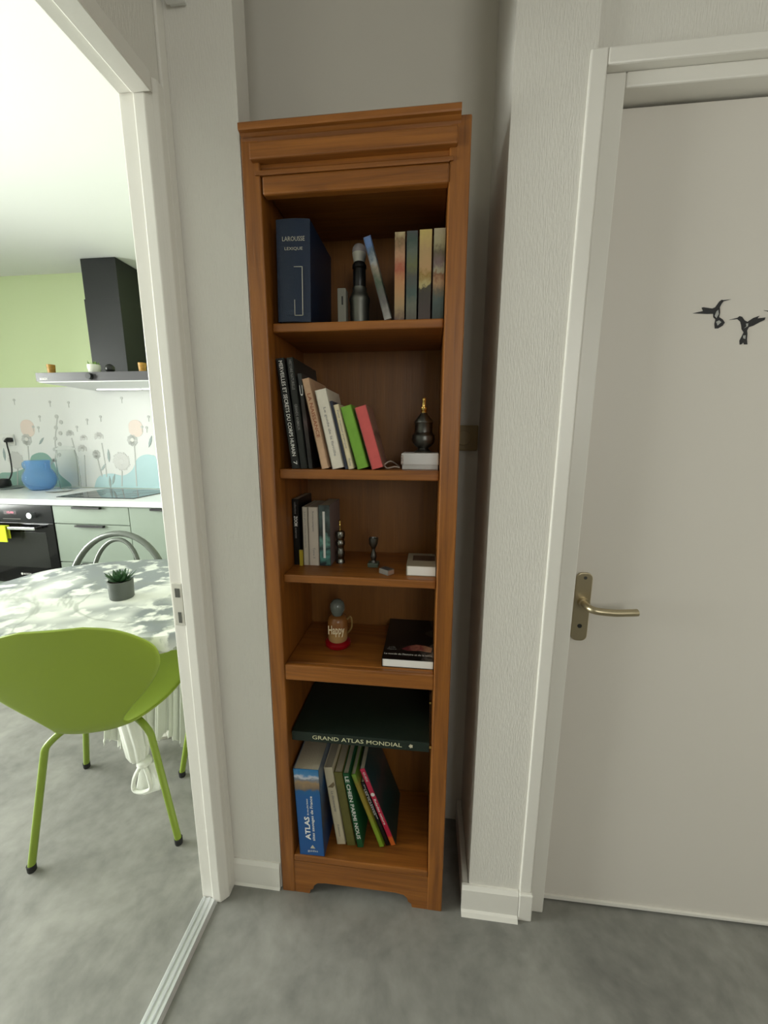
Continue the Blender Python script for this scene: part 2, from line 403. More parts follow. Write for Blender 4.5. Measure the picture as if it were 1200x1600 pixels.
# door and its frame (right)
dr = thing('trim_4', 'white stepped frame around the white door', 'door frame', (0.32, 0.92, 0)); dr['kind'] = 'structure'
obj('casing', boxes((0.279, 0.310, 0.896, 0.93, 0.088, 2.026), bev=0.003), PAINTW, dr, world=True)
obj('casing', boxes((0.310, 1.16, 0.896, 0.93, 1.998, 2.026), bev=0.003), PAINTW, dr, world=True)
obj('casing', boxes((1.13, 1.165, 0.896, 0.93, 0, 2.026), bev=0.003), PAINTW, dr, world=True)
obj('plinth_block', boxes((0.277, 0.314, 0.888, 0.93, 0, 0.088), bev=0.003), PAINTW, dr, world=True)
obj('jamb', boxes((0.314, 0.352, 0.914, 1.0, 0, 1.998), bev=0.003), PAINTW, dr, world=True)
obj('jamb', boxes((1.10, 1.13, 0.914, 1.0, 0, 1.998), bev=0.003), PAINTW, dr, world=True)
obj('head', boxes((0.352, 1.10, 0.914, 1.0, 1.972, 1.998), bev=0.003), PAINTW, dr, world=True)
dd = thing('door_1', 'white flush hall door with satin lever handle', 'door', (0.358, 0.955, 0)); dd['kind'] = 'structure'
obj('panel', boxes((0.358, 1.094, 0.955, 0.995, 0.013, 1.966), bev=0.002), DOORW, dd, world=True)
obj('bottom_strip', prism([(0.358, 0.005), (1.094, 0.010), (1.094, 0.0145), (0.358, 0.017)], 1, 0.949, 0.9548), PAINTW, dd, world=True)
def rrect(x0, x1, z0, z1, r, n=5):
    pts = []
    for cx, cz, a in ((x1 - r, z1 - r, 0), (x0 + r, z1 - r, 90), (x0 + r, z0 + r, 180), (x1 - r, z0 + r, 270)):
        for k in range(n + 1):
            t = rad(a + 90 * k / n); pts.append((cx + r * math.cos(t), cz + r * math.sin(t)))
    return pts
hp = obj('door_handle', prism(rrect(0.366, 0.404, 0.822, 1.000, 0.014), 1, 0.9475, 0.955, bev=0.0015), BRASSY, dd, world=True)
obj('lever', tube(smooth_path([(0.386, 0.950, 0.925), (0.386, 0.925, 0.925), (0.390, 0.912, 0.924), (0.402, 0.905, 0.922), (0.44, 0.904, 0.920), (0.478, 0.905, 0.922), (0.492, 0.906, 0.923)], 5), 0.0085, 12), BRASSY, hp, True, world=True)
obj('collar', prism([(0.386 + 0.013 * math.cos(t * 0.2618), 0.925 + 0.013 * math.sin(t * 0.2618)) for t in range(24)], 1, 0.938, 0.948), BRASSY, hp, True, world=True)
obj('keyhole', prism([(0.384 + 0.0055 * math.cos(t * 0.393), 0.862 + 0.0055 * math.sin(t * 0.393)) for t in range(16)], 1, 0.9468, 0.9478), BLACK, hp, world=True)
obj('screw', prism([(0.386 + 0.004 * math.cos(t * 0.393), 0.988 + 0.004 * math.sin(t * 0.393)) for t in range(16)], 1, 0.9465, 0.9478), PEWTER, hp, world=True)

# ------------------------------------------------------------------ bookcase
BX0, BX1, BY, BD = -0.400, 0.067, 0.883, 0.262     # outer left, right, front plane, depth
IX0, IX1 = -0.361, 0.026
bc = thing('bookcase', 'tall narrow stained oak bookcase standing in the wall niche', 'bookcase', (-0.1665, BY + 0.13, 0))
W = dict(parent=bc, world=True)
def stile(x0, x1, zt):
    return boxes((x0, x1, BY, BY + BD, 0, zt), bev=0.003)
obj('side_panel', stile(BX0, IX0, 1.925), WOOD_V, **W)
obj('side_panel', stile(IX1, BX1, 1.931), WOOD_V, **W)
obj('back_panel', boxes((IX0, IX1, BY + BD - 0.012, BY + BD - 0.002, 0.10, 1.92)), WOOD_D, **W)
def shelf(z0, z1, yf, bev=0.003):
    return boxes((IX0 + 0.0005, IX1 - 0.0005, yf, BY + BD - 0.0125, z0, z1), bev=bev)
S1, S2, S3, S4, S5 = 1.5764, 1.2467, 0.9791, 0.7399, 0.1339   # resting heights, 0.4 mm above the boards
obj('shelf', shelf(1.5565, S1 - 0.0004, 0.910), WOOD_H, **W)
obj('shelf', shelf(1.2225, S2 - 0.0004, 0.910), WOOD_H, **W)
obj('shelf', shelf(0.9575, S3 - 0.0004, 0.906), WOOD_H, **W)
obj('shelf', shelf(0.7195, S4 - 0.0004, 0.900), WOOD_H, **W)
obj('front_rail', boxes((IX0, IX1, BY + 0.002, 0.8995, 0.6955, S4 - 0.0004), bev=0.0035), WOOD_H, **W)
obj('bottom_shelf', shelf(0.1135, S5 - 0.0004, 0.884), WOOD_H, **W)
obj('top_shelf', shelf(1.838, 1.856, 0.905), WOOD_H, **W)
# apron with bracket feet
ap = [(-0.361, 0.1130), (-0.361, 0.0), (-0.318, 0.0), (-0.316, 0.012), (-0.307, 0.018), (-0.304, 0.030), (-0.294, 0.040), (-0.270, 0.044),
      (-0.065, 0.044), (-0.041, 0.040), (-0.031, 0.030), (-0.028, 0.018), (-0.019, 0.012), (-0.017, 0.0), (0.026, 0.0), (0.026, 0.1130)]
obj('apron', prism(ap, 1, BY + 0.002, BY + 0.020), WOOD_H, **W)
# cornice: lower rail, two mouldings, frieze, crown
obj('top_rail', boxes((IX0 + 0.004, IX1 + 0.001, BY - 0.002, BY + 0.02, 1.817, 1.852), bev=0.004), WOOD_H, **W)
obj('lower_moulding', prism([(BY + 0.018, 1.852), (BY - 0.003, 1.852), (BY - 0.004, 1.856), (BY - 0.003, 1.860), (BY + 0.004, 1.863), (BY + 0.007, 1.868), (BY + 0.007, 1.877), (BY + 0.018, 1.877)], 0, IX0, IX1), WOOD_H, **W)
obj('moulding_band', boxes((-0.371, 0.034, BY - 0.004, BY - 0.0005, 1.853, 1.861), bev=0.0015), WOOD_H, **W)
obj('frieze_board', boxes((-0.378, 0.041, BY - 0.011, BY + 0.01, 1.877, 1.908), bev=0.003), WOOD_H, **W)
obj('crown_moulding', prism([(BY + 0.05, 1.908), (BY + 0.002, 1.908), (BY + 0.001, 1.914), (BY - 0.002, 1.920), (BY - 0.009, 1.925), (BY - 0.016, 1.926), (BY - 0.017, 1.929), (BY - 0.017, 1.938), (BY - 0.014, 1.941), (BY + 0.05, 1.941)], 0, -0.396, 0.046), WOOD_H, **W)
obj('top_board', boxes((-0.400, 0.046, BY + 0.05, BY + BD - 0.004, 1.9315, 1.940), bev=0.002), WOOD_H, **W)
for x in (IX0, IX1 - 0.0075):
    for y in (0.925, 1.105):
        obj('shelf_pin', boxes((x, x + 0.0075, y - 0.004, y + 0.004, 0.495, 0.5025)), BRASS, **W)

# ------------------------------------------------------------------ books
def book(label, x, y, z, th, h, d, tilt, cov, group=None, hard=True, pages=PAPER, tb=0.0022, spine_curve=0.0, name='book', cat='book', spine=None, right=None):
    o = thing(name, label, cat, (x, y, z), (0, -rad(tilt), 0), group)
    ov = 0.0025 if hard else 0.0003
    bm = bmesh.new()
    box(bm, 0, tb, 0, d, 0, h, bev=0.0006, seg=1); box(bm, th - tb, th, 0, d, 0, h, bev=0.0006, seg=1)
    n = 6; sp = []
    for k in range(n + 1):
        t = k / n; sp.append((tb * 0.2 + (th - tb * 0.4) * t, -spine_curve * 4 * t * (1 - t)))
    sp += [(th - tb * 0.2, tb), (tb * 0.2, tb)]
    c = obj('cover', bm, cov, o)
    obj('spine', prism(sp, 2, 0, h), spine or cov, o, True)
    obj('pages', boxes((tb, th - tb, tb, d - ov, ov, h - ov)), pages, o)
    return o
def spine_text(o, s, m, th, h, z0, z1, frac=0.55, down=True, dx=0.0, sc=0.0, name='title', bold=0.01, xo=None):
    xd, yd = ((0, 0, -1), (1, 0, 0)) if down else ((0, 0, 1), (-1, 0, 0))
    text(s, m, o, (xo if xo is not None else th / 2 + dx, -0.0006 - sc, (z0 + z1) / 2), xd, yd, abs(z1 - z0), th * frac, name, bold=bold)
def C(name, rgb, rough=0.5, **k): return mat(name, srgb(*rgb), rough, **k)

# top shelf -------------------------------------------------
y1 = 0.914
NAVY = C('dark_navy_leatherette', (14, 32, 56), 0.45, bump=0.1, bscale=400)
GILT = mat('gilt_print', (0.46, 0.44, 0.36), 0.5)
b = book('thick navy dictionary with gilt lettering at the left of the top shelf', -0.346, y1 - 0.004, S1 + 0.0018, 0.076, 0.206, 0.185, -1.2, NAVY, spine_curve=0.004)
text('LAROUSSE', GILT, b, (0.040, -0.0045, 0.166), (1, 0, 0), (0, 0, 1), 0.050, 0.009, 'gilt_title')
text('LEXIQUE', GILT, b, (0.040, -0.0045, 0.147), (1, 0, 0), (0, 0, 1), 0.040, 0.007, 'gilt_title')
fr = bmesh.new()
for a in ((0.058, 0.0595, 0.012, 0.112), (0.040, 0.0595, 0.012, 0.0132), (0.040, 0.0595, 0.111, 0.112), (0.040, 0.0412, 0.012, 0.045)):
    box(fr, a[0], a[1], -0.0046, -0.0034, a[2], a[3])
obj('gilt_frame', fr, GILT, b)
LEAN = mat_ramp('blue_grey_picture_spine', [(0.0, srgb(150, 146, 140)), (0.25, srgb(96, 92, 90)), (0.45, srgb(70, 84, 66)), (0.62, srgb(140, 128, 112)), (0.72, srgb(150, 152, 150)), (0.82, srgb(80, 96, 110)), (0.93, srgb(90, 118, 165)), (1.0, srgb(90, 110, 150))], 2, 0.172, 0.35, 70, 0.4)
book('thin book with a blue and grey picture spine leaning on the bulb lamp', -0.1045, y1, S1, 0.0165, 0.172, 0.12, 15.6, LEAN, hard=False, pages=PAPERW)
g4 = None
pics = [
    (-0.083, 0.0225, [(0, srgb(90, 68, 60)), (.15, srgb(150, 128, 92)), (.3, srgb(170, 130, 88)), (.45, srgb(176, 126, 84)), (.6, srgb(158, 84, 60)), (.75, srgb(172, 132, 100)), (.9, srgb(120, 96, 66)), (1, srgb(172, 156, 120))], 'book with pinkish figure on its spine, leftmost of four picture spines on top shelf'),
    (-0.0575, 0.0235, [(0, srgb(80, 76, 68)), (.18, srgb(96, 98, 84)), (.3, srgb(64, 82, 76)), (.5, srgb(74, 72, 66)), (.62, srgb(98, 100, 64)), (.78, srgb(88, 96, 84)), (.9, srgb(56, 74, 66)), (1, srgb(66, 70, 70))], 'dark green grey picture spine book, second of four on the top shelf'),
    (-0.0305, 0.0265, [(0, srgb(62, 50, 46)), (.3, srgb(58, 52, 44)), (.37, srgb(66, 60, 40)), (.40, srgb(172, 158, 108)), (.5, srgb(140, 112, 50)), (.58, srgb(174, 140, 96)), (.78, srgb(170, 142, 96)), (1, srgb(186, 164, 96))], 'yellow over black picture spine book, third of four on the top shelf'),
    (-0.0005, 0.0245, [(0, srgb(46, 56, 50)), (.22, srgb(64, 80, 76)), (.32, srgb(96, 88, 70)), (.42, srgb(160, 128, 92)), (.5, srgb(118, 76, 44)), (.55, srgb(150, 146, 120)), (.64, srgb(110, 92, 90)), (.76, srgb(90, 82, 60)), (.86, srgb(150, 144, 110)), (1, srgb(160, 150, 122))], 'picture spine book with village scene, beside the right stile on the top shelf'),
]
for i, (x, t, st, lab) in enumerate(pics):
    m = mat_ramp('painted_spine_%d' % i, st, 2, 0.173, 0.22, 85, 0.45, (1.6, 1, 1), 3.1 * i)
    book(lab, x, y1, S1, t, 0.173 + 0.001 * i, 0.125, 0.0, C('dark_cover_%d' % i, (34, 24, 22)), hard=False, spine=m, tb=0.0014)

# second shelf ----------------------------------------------
y2 = 0.916
BK = C('black_glossy_cover', (16, 16, 16), 0.35)
BK2 = C('charcoal_cover', (32, 34, 31), 0.4)
b = book('black encyclopedia with long white title down its spine, at left panel', -0.3305, y2, S2, 0.0205, 0.256, 0.19, 6.4, BK)
spine_text(b, 'MERVEILLES ET SECRETS DU CORPS HUMAIN', TW, 0.0205, 0.256, 0.250, 0.030, 0.45)
text('7', TW, b, (0.0105, -0.0006, 0.014), (0, 0, -1), (1, 0, 0), 0.009, 0.009, 'volume_number')
b = book('charcoal book with two short grey title lines, right of the black encyclopedia', -0.3085, y2, S2, 0.0165, 0.257, 0.185, 5.6, BK2)
spine_text(b, 'HISTOIRE NATURELLE', TGREY, 0.0165, 0.257, 0.252, 0.185, 0.4)
spine_text(b, 'GRANDS ANIMAUX', TGREY, 0.0165, 0.257, 0.152, 0.092, 0.4)
JUN = mat_ramp('black_cover_with_picture', [(0, srgb(24, 22, 20)), (.3, srgb(36, 28, 26)), (.5, srgb(78, 62, 60)), (.62, srgb(40, 30, 24)), (.8, srgb(22, 22, 22)), (1, srgb(44, 44, 44))], 2, 0.22, 0.5, 18, 0.35)
b = book('black picture cover book with white initial, leaning behind the beige book', -0.2895, y2 + 0.004, S2, 0.010, 0.222, 0.17, 5.2, JUN, tb=0.0016)
text('U', TW, b, (0.005, -0.0006, 0.182), (1, 0, 0), (0, 0, 1), 0.007, 0.024, 'title')
BEI = C('beige_paper_cover', (196, 160, 128), 0.6, var=0.08, vscale=60)
b = book('tall beige pink paperback with faded red title', -0.2560, y2, S2, 0.0185, 0.212, 0.145, 11.5, BEI, hard=False)
spine_text(b, 'LA NAISSANCE', TRED, 0.0185, 0.212, 0.178, 0.075, 0.45)
WC = C('white_paper_cover', (214, 206, 190), 0.55, var=0.05, vscale=50)
b = book('thick white paperback with grey title between beige book and navy booklet', -0.2295, y2, S2, 0.0285, 0.186, 0.13, 12.0, WC, hard=False, pages=PAPER)
spine_text(b, 'Le guide de la famille', TGREY, 0.0285, 0.186, 0.145, 0.030, 0.28)
NV = C('navy_thin_cover', (44, 50, 66), 0.5)
book('thin navy booklet squeezed between two pale books', -0.1985, y2 + 0.003, S2, 0.0065, 0.162, 0.12, 12.6, NV, hard=False, tb=0.0012)
CR = C('cream_cover', (214, 200, 164), 0.55)
b = book('slim cream paperback leaning left of the green book', -0.1898, y2, S2, 0.0135, 0.153, 0.11, 13.0, CR, hard=False)
spine_text(b, 'Petit manuel pratique', TGREY, 0.0135, 0.153, 0.140, 0.050, 0.4)
spine_text(b, 'Poche', TGREY, 0.0135, 0.153, 0.025, 0.008, 0.4)
GR = C('fresh_green_cover', (112, 160, 50), 0.5, var=0.08, vscale=50)
book('bright green small book with plain spine on second shelf', -0.1680, y2, S2, 0.0265, 0.149, 0.105, 15.4, GR, hard=False)
PK = C('coral_pink_cover', (196, 84, 80), 0.5, var=0.06, vscale=60)
PKC = mat_ramp('shaded_pink_drawing_cover', [(0, srgb(150, 110, 96)), (.45, srgb(146, 112, 98)), (.55, srgb(96, 70, 60)), (.62, srgb(150, 116, 100)), (1, srgb(140, 104, 90))], 2, 0.148, 0.5, 26, 0.5)  # pink cover with its drawing, shade on this side painted into the tones
book('coral pink small book leaning at the right end of the row', -0.1335, y2, S2, 0.0285, 0.148, 0.10, 15.9, PKC, hard=False, spine=PK)

# white box and pewter lamp on it, with cable
bx = thing('box', 'flat white cardboard box lying under the pewter lamp', 'box', (-0.02, 0.99, S2))
obj('lid', boxes((-0.0655, 0.0245, 0.938, 1.035, S2 + 0.010, S2 + 0.039), bev=0.003), mat('white_card', (0.60, 0.59, 0.58), 0.6), bx, world=True)
obj('base', boxes((-0.0635, 0.0225, 0.940, 1.033, S2, S2 + 0.0115), bev=0.001), mat('white_card_base', (0.5, 0.49, 0.47), 0.6), bx, world=True)
obj('torn_corner', boxes((-0.0662, -0.060, 0.9368, 0.945, S2 + 0.012, S2 + 0.034), bev=0.0015), mat('worn_card_edge', (0.42, 0.36, 0.33), 0.8, var=0.5, vscale=200), bx, world=True)
z0 = S2 + 0.0392
lm = thing('lamp', 'pewter baluster lamp base with brass nipple standing on white box', 'lamp', (-0.0145, 0.985, z0))
obj('body', lathe([(0.0, 0), (0.0205, 0), (0.0215, 0.003), (0.016, 0.006), (0.013, 0.011), (0.020, 0.016), (0.027, 0.024), (0.029, 0.033), (0.0275, 0.038), (0.028, 0.041), (0.026, 0.044), (0.0215, 0.049), (0.0215, 0.071), (0.0230, 0.073), (0.0225, 0.076), (0.013, 0.088), (0.0075, 0.096), (0.0, 0.096)], 32), PEWTER, lm, True)
obj('socket', lathe([(0, 0.096), (0.0075, 0.096), (0.008, 0.099), (0.0065, 0.101), (0.008, 0.104), (0.008, 0.109), (0.0045, 0.111), (0.0045, 0.124), (0.0055, 0.126), (0.0055, 0.129), (0.003, 0.132), (0, 0.132)], 20), BRASS, lm, True)
o = obj('cable', tube(smooth_path([(-0.075, 1.00, S2 + 0.0025), (-0.085, 0.985, S2 + 0.012), (-0.095, 0.96, S2 + 0.018), (-0.107, 0.95, S2 + 0.010), (-0.100, 0.945, S2 + 0.0022), (-0.082, 0.942, S2 + 0.006), (-0.070, 0.947, S2 + 0.004)], 6), 0.0016, 8), mat('off_white_cable', (0.55, 0.47, 0.40), 0.5), smooth=True)
o['label'] = 'thin off white cable curling on shelf beside the white box'; o['category'] = 'cable'

# third shelf -------------------------------------------------
y3 = 0.985
b = book('black paperback with white block lettering at the left of third shelf', -0.3595, y3, S3, 0.0175, 0.182, 0.12, -0.0, BK, hard=False)
spine_text(b, 'ZOOM', TW, 0.0175, 0.182, 0.136, 0.108, 0.55, bold=0.03)
spine_text(b, 'collection', TGREY, 0.0175, 0.182, 0.174, 0.142, 0.3)
spine_text(b, 'sciences', TGREY, 0.0175, 0.182, 0.104, 0.075, 0.3)
YL = C('yellow_card', (178, 160, 44), 0.6)
book('short yellow booklet standing in front of the white paperback', -0.3415, y3 - 0.0085, S3, 0.0085, 0.044, 0.0075, 0, YL, hard=False, tb=0.001)
WB = C('white_matt_cover', (196, 188, 172), 0.6, var=0.05, vscale=40)
b = book('narrow white paperback beside the black one on third shelf', -0.3325, y3, S3, 0.0155, 0.161, 0.115, 0, WB, hard=False)
spine_text(b, 'Les plus belles histoires', TGREY, 0.0155, 0.161, 0.148, 0.05, 0.3)
b = book('wider white paperback left of the teal patterned book', -0.3165, y3, S3, 0.0275, 0.161, 0.115, 0, C('white_matt_cover_warm', (200, 190, 176), 0.6, var=0.05, vscale=40), hard=False)
spine_text(b, 'Romans complets', TGREY, 0.0275, 0.161, 0.150, 0.095, 0.22)
spine_text(b, 'Tome II', TGREY, 0.0275, 0.161, 0.050, 0.020, 0.22)
TEAL = mat_ramp('teal_pattern_spine', [(0, srgb(30, 38, 44)), (.15, srgb(80, 140, 132)), (.28, srgb(36, 48, 50)), (.42, srgb(104, 150, 138)), (.55, srgb(40, 48, 46)), (.8, srgb(78, 96, 92)), (1, srgb(40, 46, 48))], 2, 0.167, 0.6, 40, 0.45)
GRC = C('grey_mauve_cover', (120, 106, 104), 0.5, var=0.06, vscale=20)
b = book('teal and black patterned book with white title bar on third shelf', -0.2880, y3, S3, 0.0315, 0.167, 0.115, 0, GRC, hard=False, spine=TEAL)
obj('title_bar', boxes((0.0115, 0.0175, -0.0007, 0.0003, 0.022, 0.15)), TW, b)

ml = thing('mill', 'slim pewter baluster mill with brass pin on third shelf', 'mill', (-0.2375, 1.018, S3))
obj('body', lathe([(0, 0), (0.0125, 0), (0.0125, 0.006), (0.0095, 0.012), (0.012, 0.020), (0.0130, 0.030), (0.0105, 0.040), (0.0100, 0.046), (0.0130, 0.052), (0.0135, 0.060), (0.0105, 0.066), (0.0125, 0.071), (0.0135, 0.078), (0.0135, 0.086), (0.0120, 0.090), (0.003, 0.093), (0, 0.093)], 28), mat('grey_pewter', (0.20, 0.20, 0.18), 0.27, 1.0), ml, True)
obj('pin', lathe([(0, 0.092), (0.0025, 0.092), (0.0022, 0.104), (0.0036, 0.107), (0.0022, 0.111), (0.0036, 0.116), (0.0036, 0.120), (0, 0.123)], 14), BRASS, ml, True)
cs = thing('candlestick', 'small pewter candlestick with green square foot on third shelf', 'candlestick', (-0.142, 0.998, S3))
obj('foot', boxes((-0.0145, 0.0145, -0.0145, 0.0145, 0, 0.012), bev=0.002), mat('green_patina_metal', (0.10, 0.13, 0.10), 0.5, 0.6), cs)
obj('stem', lathe([(0, 0.011), (0.008, 0.012), (0.0055, 0.018), (0.0085, 0.026), (0.0075, 0.034), (0.0045, 0.046), (0.0060, 0.052), (0.0, 0.053)], 20), PEWTER, cs, True)
obj('cup', lathe([(0.0, 0.051), (0.006, 0.052), (0.0105, 0.060), (0.0125, 0.070), (0.0130, 0.079), (0.0115, 0.079), (0.009, 0.066), (0, 0.064)], 22), PEWTER, cs, True)
mb = thing('box', 'small grey matchbox lying askew before the candlestick', 'box', (-0.1005, 0.945, S3), (0, 0, rad(-38)))
obj('sleeve', boxes((-0.016, 0.016, -0.0115, 0.0115, 0.0, 0.0135), bev=0.0008), C('grey_box_card', (104, 98, 90), 0.6), mb)
obj('label_panel', boxes((-0.0115, 0.0115, -0.0085, 0.0085, 0.0134, 0.0139)), C('dark_box_print', (58, 54, 54), 0.6, var=0.3, vscale=120), mb)
obj('tray_end', boxes((-0.0166, -0.0158, -0.0105, 0.0105, 0.0012, 0.0122), (0.0158, 0.0166, -0.0105, 0.0105, 0.0012, 0.0122)), C('pinkish_tray', (160, 130, 112), 0.6), mb)

def flat_book(label, x0, x1, y0, y1_, z, h, cov, pages=PAPERW, rot=0.0, spine_side='left'):
    cx, cy = (x0 + x1) / 2, (y0 + y1_) / 2
    o = thing('book', label, 'book', (cx, cy, z), (0, 0, rad(rot)))
    a, d = (x1 - x0) / 2, (y1_ - y0) / 2
    obj('cover', boxes((-a, a, -d, d, 0, 0.0016), (-a, a, -d, d, h - 0.0016, h), (-a, -a + 0.0016, -d, d, 0.001, h - 0.001)), cov, o)
    obj('pages', boxes((-a + 0.002, a - 0.001, -d + 0.0008, d - 0.001, 0.0016, h - 0.0016)), pages, o)
    return o, a, d
CRD = C('cream_grey_cover', (150, 142, 122), 0.55)
o, a, d = flat_book('thick cream book lying flat at the right of third shelf', -0.0495, 0.0245, 0.935, 1.045, S3, 0.0265, CRD)
obj('cover_picture', boxes((-a + 0.014, a - 0.002, d - 0.065, d - 0.022, 0.0264, 0.0269)), C('dark_cover_picture', (78, 60, 48), 0.5, var=0.4, vscale=60), o)

# fourth shelf ------------------------------------------------
orn = thing('ornament', 'small jar ornament with cream lettering on a red base', 'ornament', (-0.245, 1.0, S4))
obj('base', lathe([(0, 0), (0.033, 0), (0.036, 0.004), (0.036, 0.012), (0.030, 0.017), (0, 0.017)], 32), C('red_ceramic', (138, 8, 20), 0.3), orn, True)
obj('jar', lathe([(0, 0.017), (0.0255, 0.017), (0.0275, 0.022), (0.0285, 0.045), (0.028, 0.078), (0.024, 0.087), (0.016, 0.092), (0.0, 0.092)], 32), mat_ramp('amber_jar', [(0, srgb(170, 142, 100)), (.35, srgb(176, 140, 90)), (.6, srgb(140, 92, 50)), (1, srgb(120, 76, 34))], 2, 0.1, 0.25, 60, 0.25), orn, True)
obj('dome', lathe([(0, 0.09), (0.014, 0.091), (0.0165, 0.096), (0.0205, 0.108), (0.021, 0.118), (0.018, 0.129), (0.010, 0.136), (0, 0.138)], 28), mat('grey_green_glass', (0.22, 0.25, 0.22), 0.12, trans=0.5), orn, True)
obj('handle', tube(smooth_path([(0.027, 0, 0.078), (0.036, -0.002, 0.088), (0.041, -0.002, 0.078), (0.040, -0.002, 0.055), (0.028, 0, 0.038)], 6), 0.0025, 8), C('gilt_handle', (130, 104, 60), 0.3), orn, True)
text('Happy', mat('cream_glaze', (0.72, 0.60, 0.40), 0.4), orn, (0.002, -0.0292, 0.058), (1, 0, 0.06), (0, 0, 1), 0.046, 0.034, 'lettering', bold=0.02)
COVB = mat_ramp('black_history_cover', [(0, srgb(14, 13, 13)), (.35, srgb(22, 21, 20)), (.48, srgb(86, 82, 78)), (.56, srgb(34, 32, 30)), (.66, srgb(110, 104, 98)), (1, srgb(26, 24, 24))], 0, 0.14, 1.3, 22, 0.3, rnd=4.0)
o, a, d = flat_book('large black paperback with white title lying flat on fourth shelf', -0.108, 0.0245, 0.906, 1.132, S4, 0.0235, COVB)
text('Le monde de l\'histoire et de la terre', TW, o, (0.0, -d + 0.024, 0.0239), (1, 0, 0), (0, 1, 0), 0.124, 0.0085, 'title')
text('guide\nillustré', TGREY, o, (-a + 0.022, -d + 0.052, 0.0239), (1, 0, 0), (0, 1, 0), 0.024, 0.016, 'subtitle')
obj('cover_picture', prism([(-0.018, -0.062), (0.0, -0.070), (0.03, -0.066), (0.060, -0.072), (0.064, -0.05), (0.045, -0.040), (0.02, -0.036), (-0.002, -0.046)], 2, 0.0234, 0.0238), mat_ramp('red_and_flesh_picture', [(0, srgb(96, 36, 40)), (.4, srgb(150, 96, 80)), (.6, srgb(120, 50, 52)), (1, srgb(170, 130, 100))], 0, 0.05, 1.2, 60), o)

# bottom compartment ------------------------------------------
DG = C('dark_green_cloth_binding', (20, 34, 25), 0.55, bump=0.15, bscale=500)
at = thing('book', 'huge dark green world atlas lying flat above the bottom row', 'book', (-0.1675, 0.9, 0.5028), (0, 0, 0))
obj('cover', boxes((-0.1875, 0.1875, 0, 0.228, 0, 0.003), (-0.1875, 0.1875, 0, 0.228, 0.0255, 0.0285), bev=0.001), DG, at)
obj('spine', boxes((-0.1875, 0.1875, -0.0015, 0.003, 0.0004, 0.0281), bev=0.001), DG, at)
obj('pages', boxes((-0.184, 0.184, 0.003, 0.225, 0.003, 0.0255)), PAPER, at)
text('GRAND ATLAS MONDIAL', mat('pale_gold_print', (0.62, 0.60, 0.38), 0.5), at, (-0.008, -0.0021, 0.0145), (1, 0, 0), (0, 0, 1), 0.245, 0.0120, 'title', bold=0.008)
em = bmesh.new(); prism([(0.139 + 0.006 * math.cos(t * 0.628) * (1 if t % 2 else 0.7), 0.0145 + 0.0065 * math.sin(t * 0.628) * (1 if t % 2 else 0.7)) for t in range(10)], 1, -0.0021, -0.0014, em)
obj('emblem', em, TCREAM, at)

y5 = 0.888
ATL = mat_ramp('blue_atlas_with_mountain_photo', [(0, srgb(18, 78, 140)), (.68, srgb(20, 84, 146)), (.755, srgb(28, 90, 140)), (.78, srgb(110, 96, 84)), (.85, srgb(150, 124, 90)), (.885, srgb(104, 116, 130)), (.91, srgb(190, 190, 196)), (.94, srgb(70, 124, 170)), (1, srgb(40, 110, 160))], 2, 0.287, 0.10, 55, 0.35)
b = book('thick blue atlas with mountain photo on the bottom shelf at left', -0.3435, y5, S5, 0.0735, 0.287, 0.21, 1.9, mat_ramp('blue_photo_cover', [(0, srgb(26, 64, 110)), (.4, srgb(70, 66, 70)), (.7, srgb(40, 80, 120)), (1, srgb(100, 110, 120))], 2, 0.287, 0.6, 20, 0.35), spine=ATL)
text('ATLAS', TW, b, (0.030, -0.0006, 0.094), (0, 0, 1), (-1, 0, 0), 0.078, 0.0155, 'title', bold=0.03)
text('de nos plus beaux', TW, b, (0.0335, -0.0006, 0.165), (0, 0, 1), (-1, 0, 0), 0.055, 0.0065, 'subtitle', bold=0.01)
text('sites sauvages de France', TW, b, (0.0455, -0.0006, 0.127), (0, 0, 1), (-1, 0, 0), 0.150, 0.0105, 'subtitle', bold=0.015)
text('guides', TW, b, (0.040, -0.0006, 0.016), (1, 0, 0), (0, 0, 1), 0.030, 0.009, 'publisher')
obj('publisher_mark', prism([(0.033, 0.025), (0.040, 0.036), (0.047, 0.025)], 1, -0.0007, 0.0003), TCREAM, b)
y6 = 0.928
HB = C('cream_history_cover', (206, 196, 168), 0.55)
b = book('cream hardback with grey motif leaning on the blue atlas', -0.2430, y6, S5, 0.0265, 0.263, 0.19, 7.6, HB)
spine_text(b, 'La découverte', TGREY, 0.0265, 0.263, 0.185, 0.115, 0.30)
spine_text(b, 'Éditions', TGREY, 0.0265, 0.263, 0.070, 0.028, 0.25)
obj('motif', prism([(0.003, 0.198), (0.022, 0.215), (0.0245, 0.205), (0.018, 0.196)], 1, -0.0007, 0.0003), C('motif_brown', (128, 112, 84), 0.6), b)
OL = C('olive_cloth_binding', (104, 100, 48), 0.6, var=0.12, vscale=40)
book('olive green plain hardback on bottom shelf beside the cream one', -0.2130, y6, S5, 0.026, 0.25, 0.18, 8.2, OL)
GD = C('bottle_green_cover', (26, 90, 52), 0.5)
b = book('bottle green book titled in large white capitals on bottom shelf', -0.1810, y6 - 0.002, S5, 0.0180, 0.252, 0.18, 9.3, GD)
spine_text(b, 'LE CHIEN PARMI NOUS', TW, 0.018, 0.252, 0.243, 0.030, 0.62, bold=0.02)
LG = mat_ramp('lime_and_mustard_spine', [(0, srgb(126, 160, 40)), (.3, srgb(128, 150, 40)), (.5, srgb(150, 132, 40)), (.85, srgb(146, 128, 44)), (1, srgb(112, 156, 56))], 2, 0.25, 0.1, 30)
book('lime and mustard thin book leaning steeply on bottom shelf', -0.1165, y6 + 0.006, S5, 0.0145, 0.253, 0.17, 19.1, LG, hard=False)
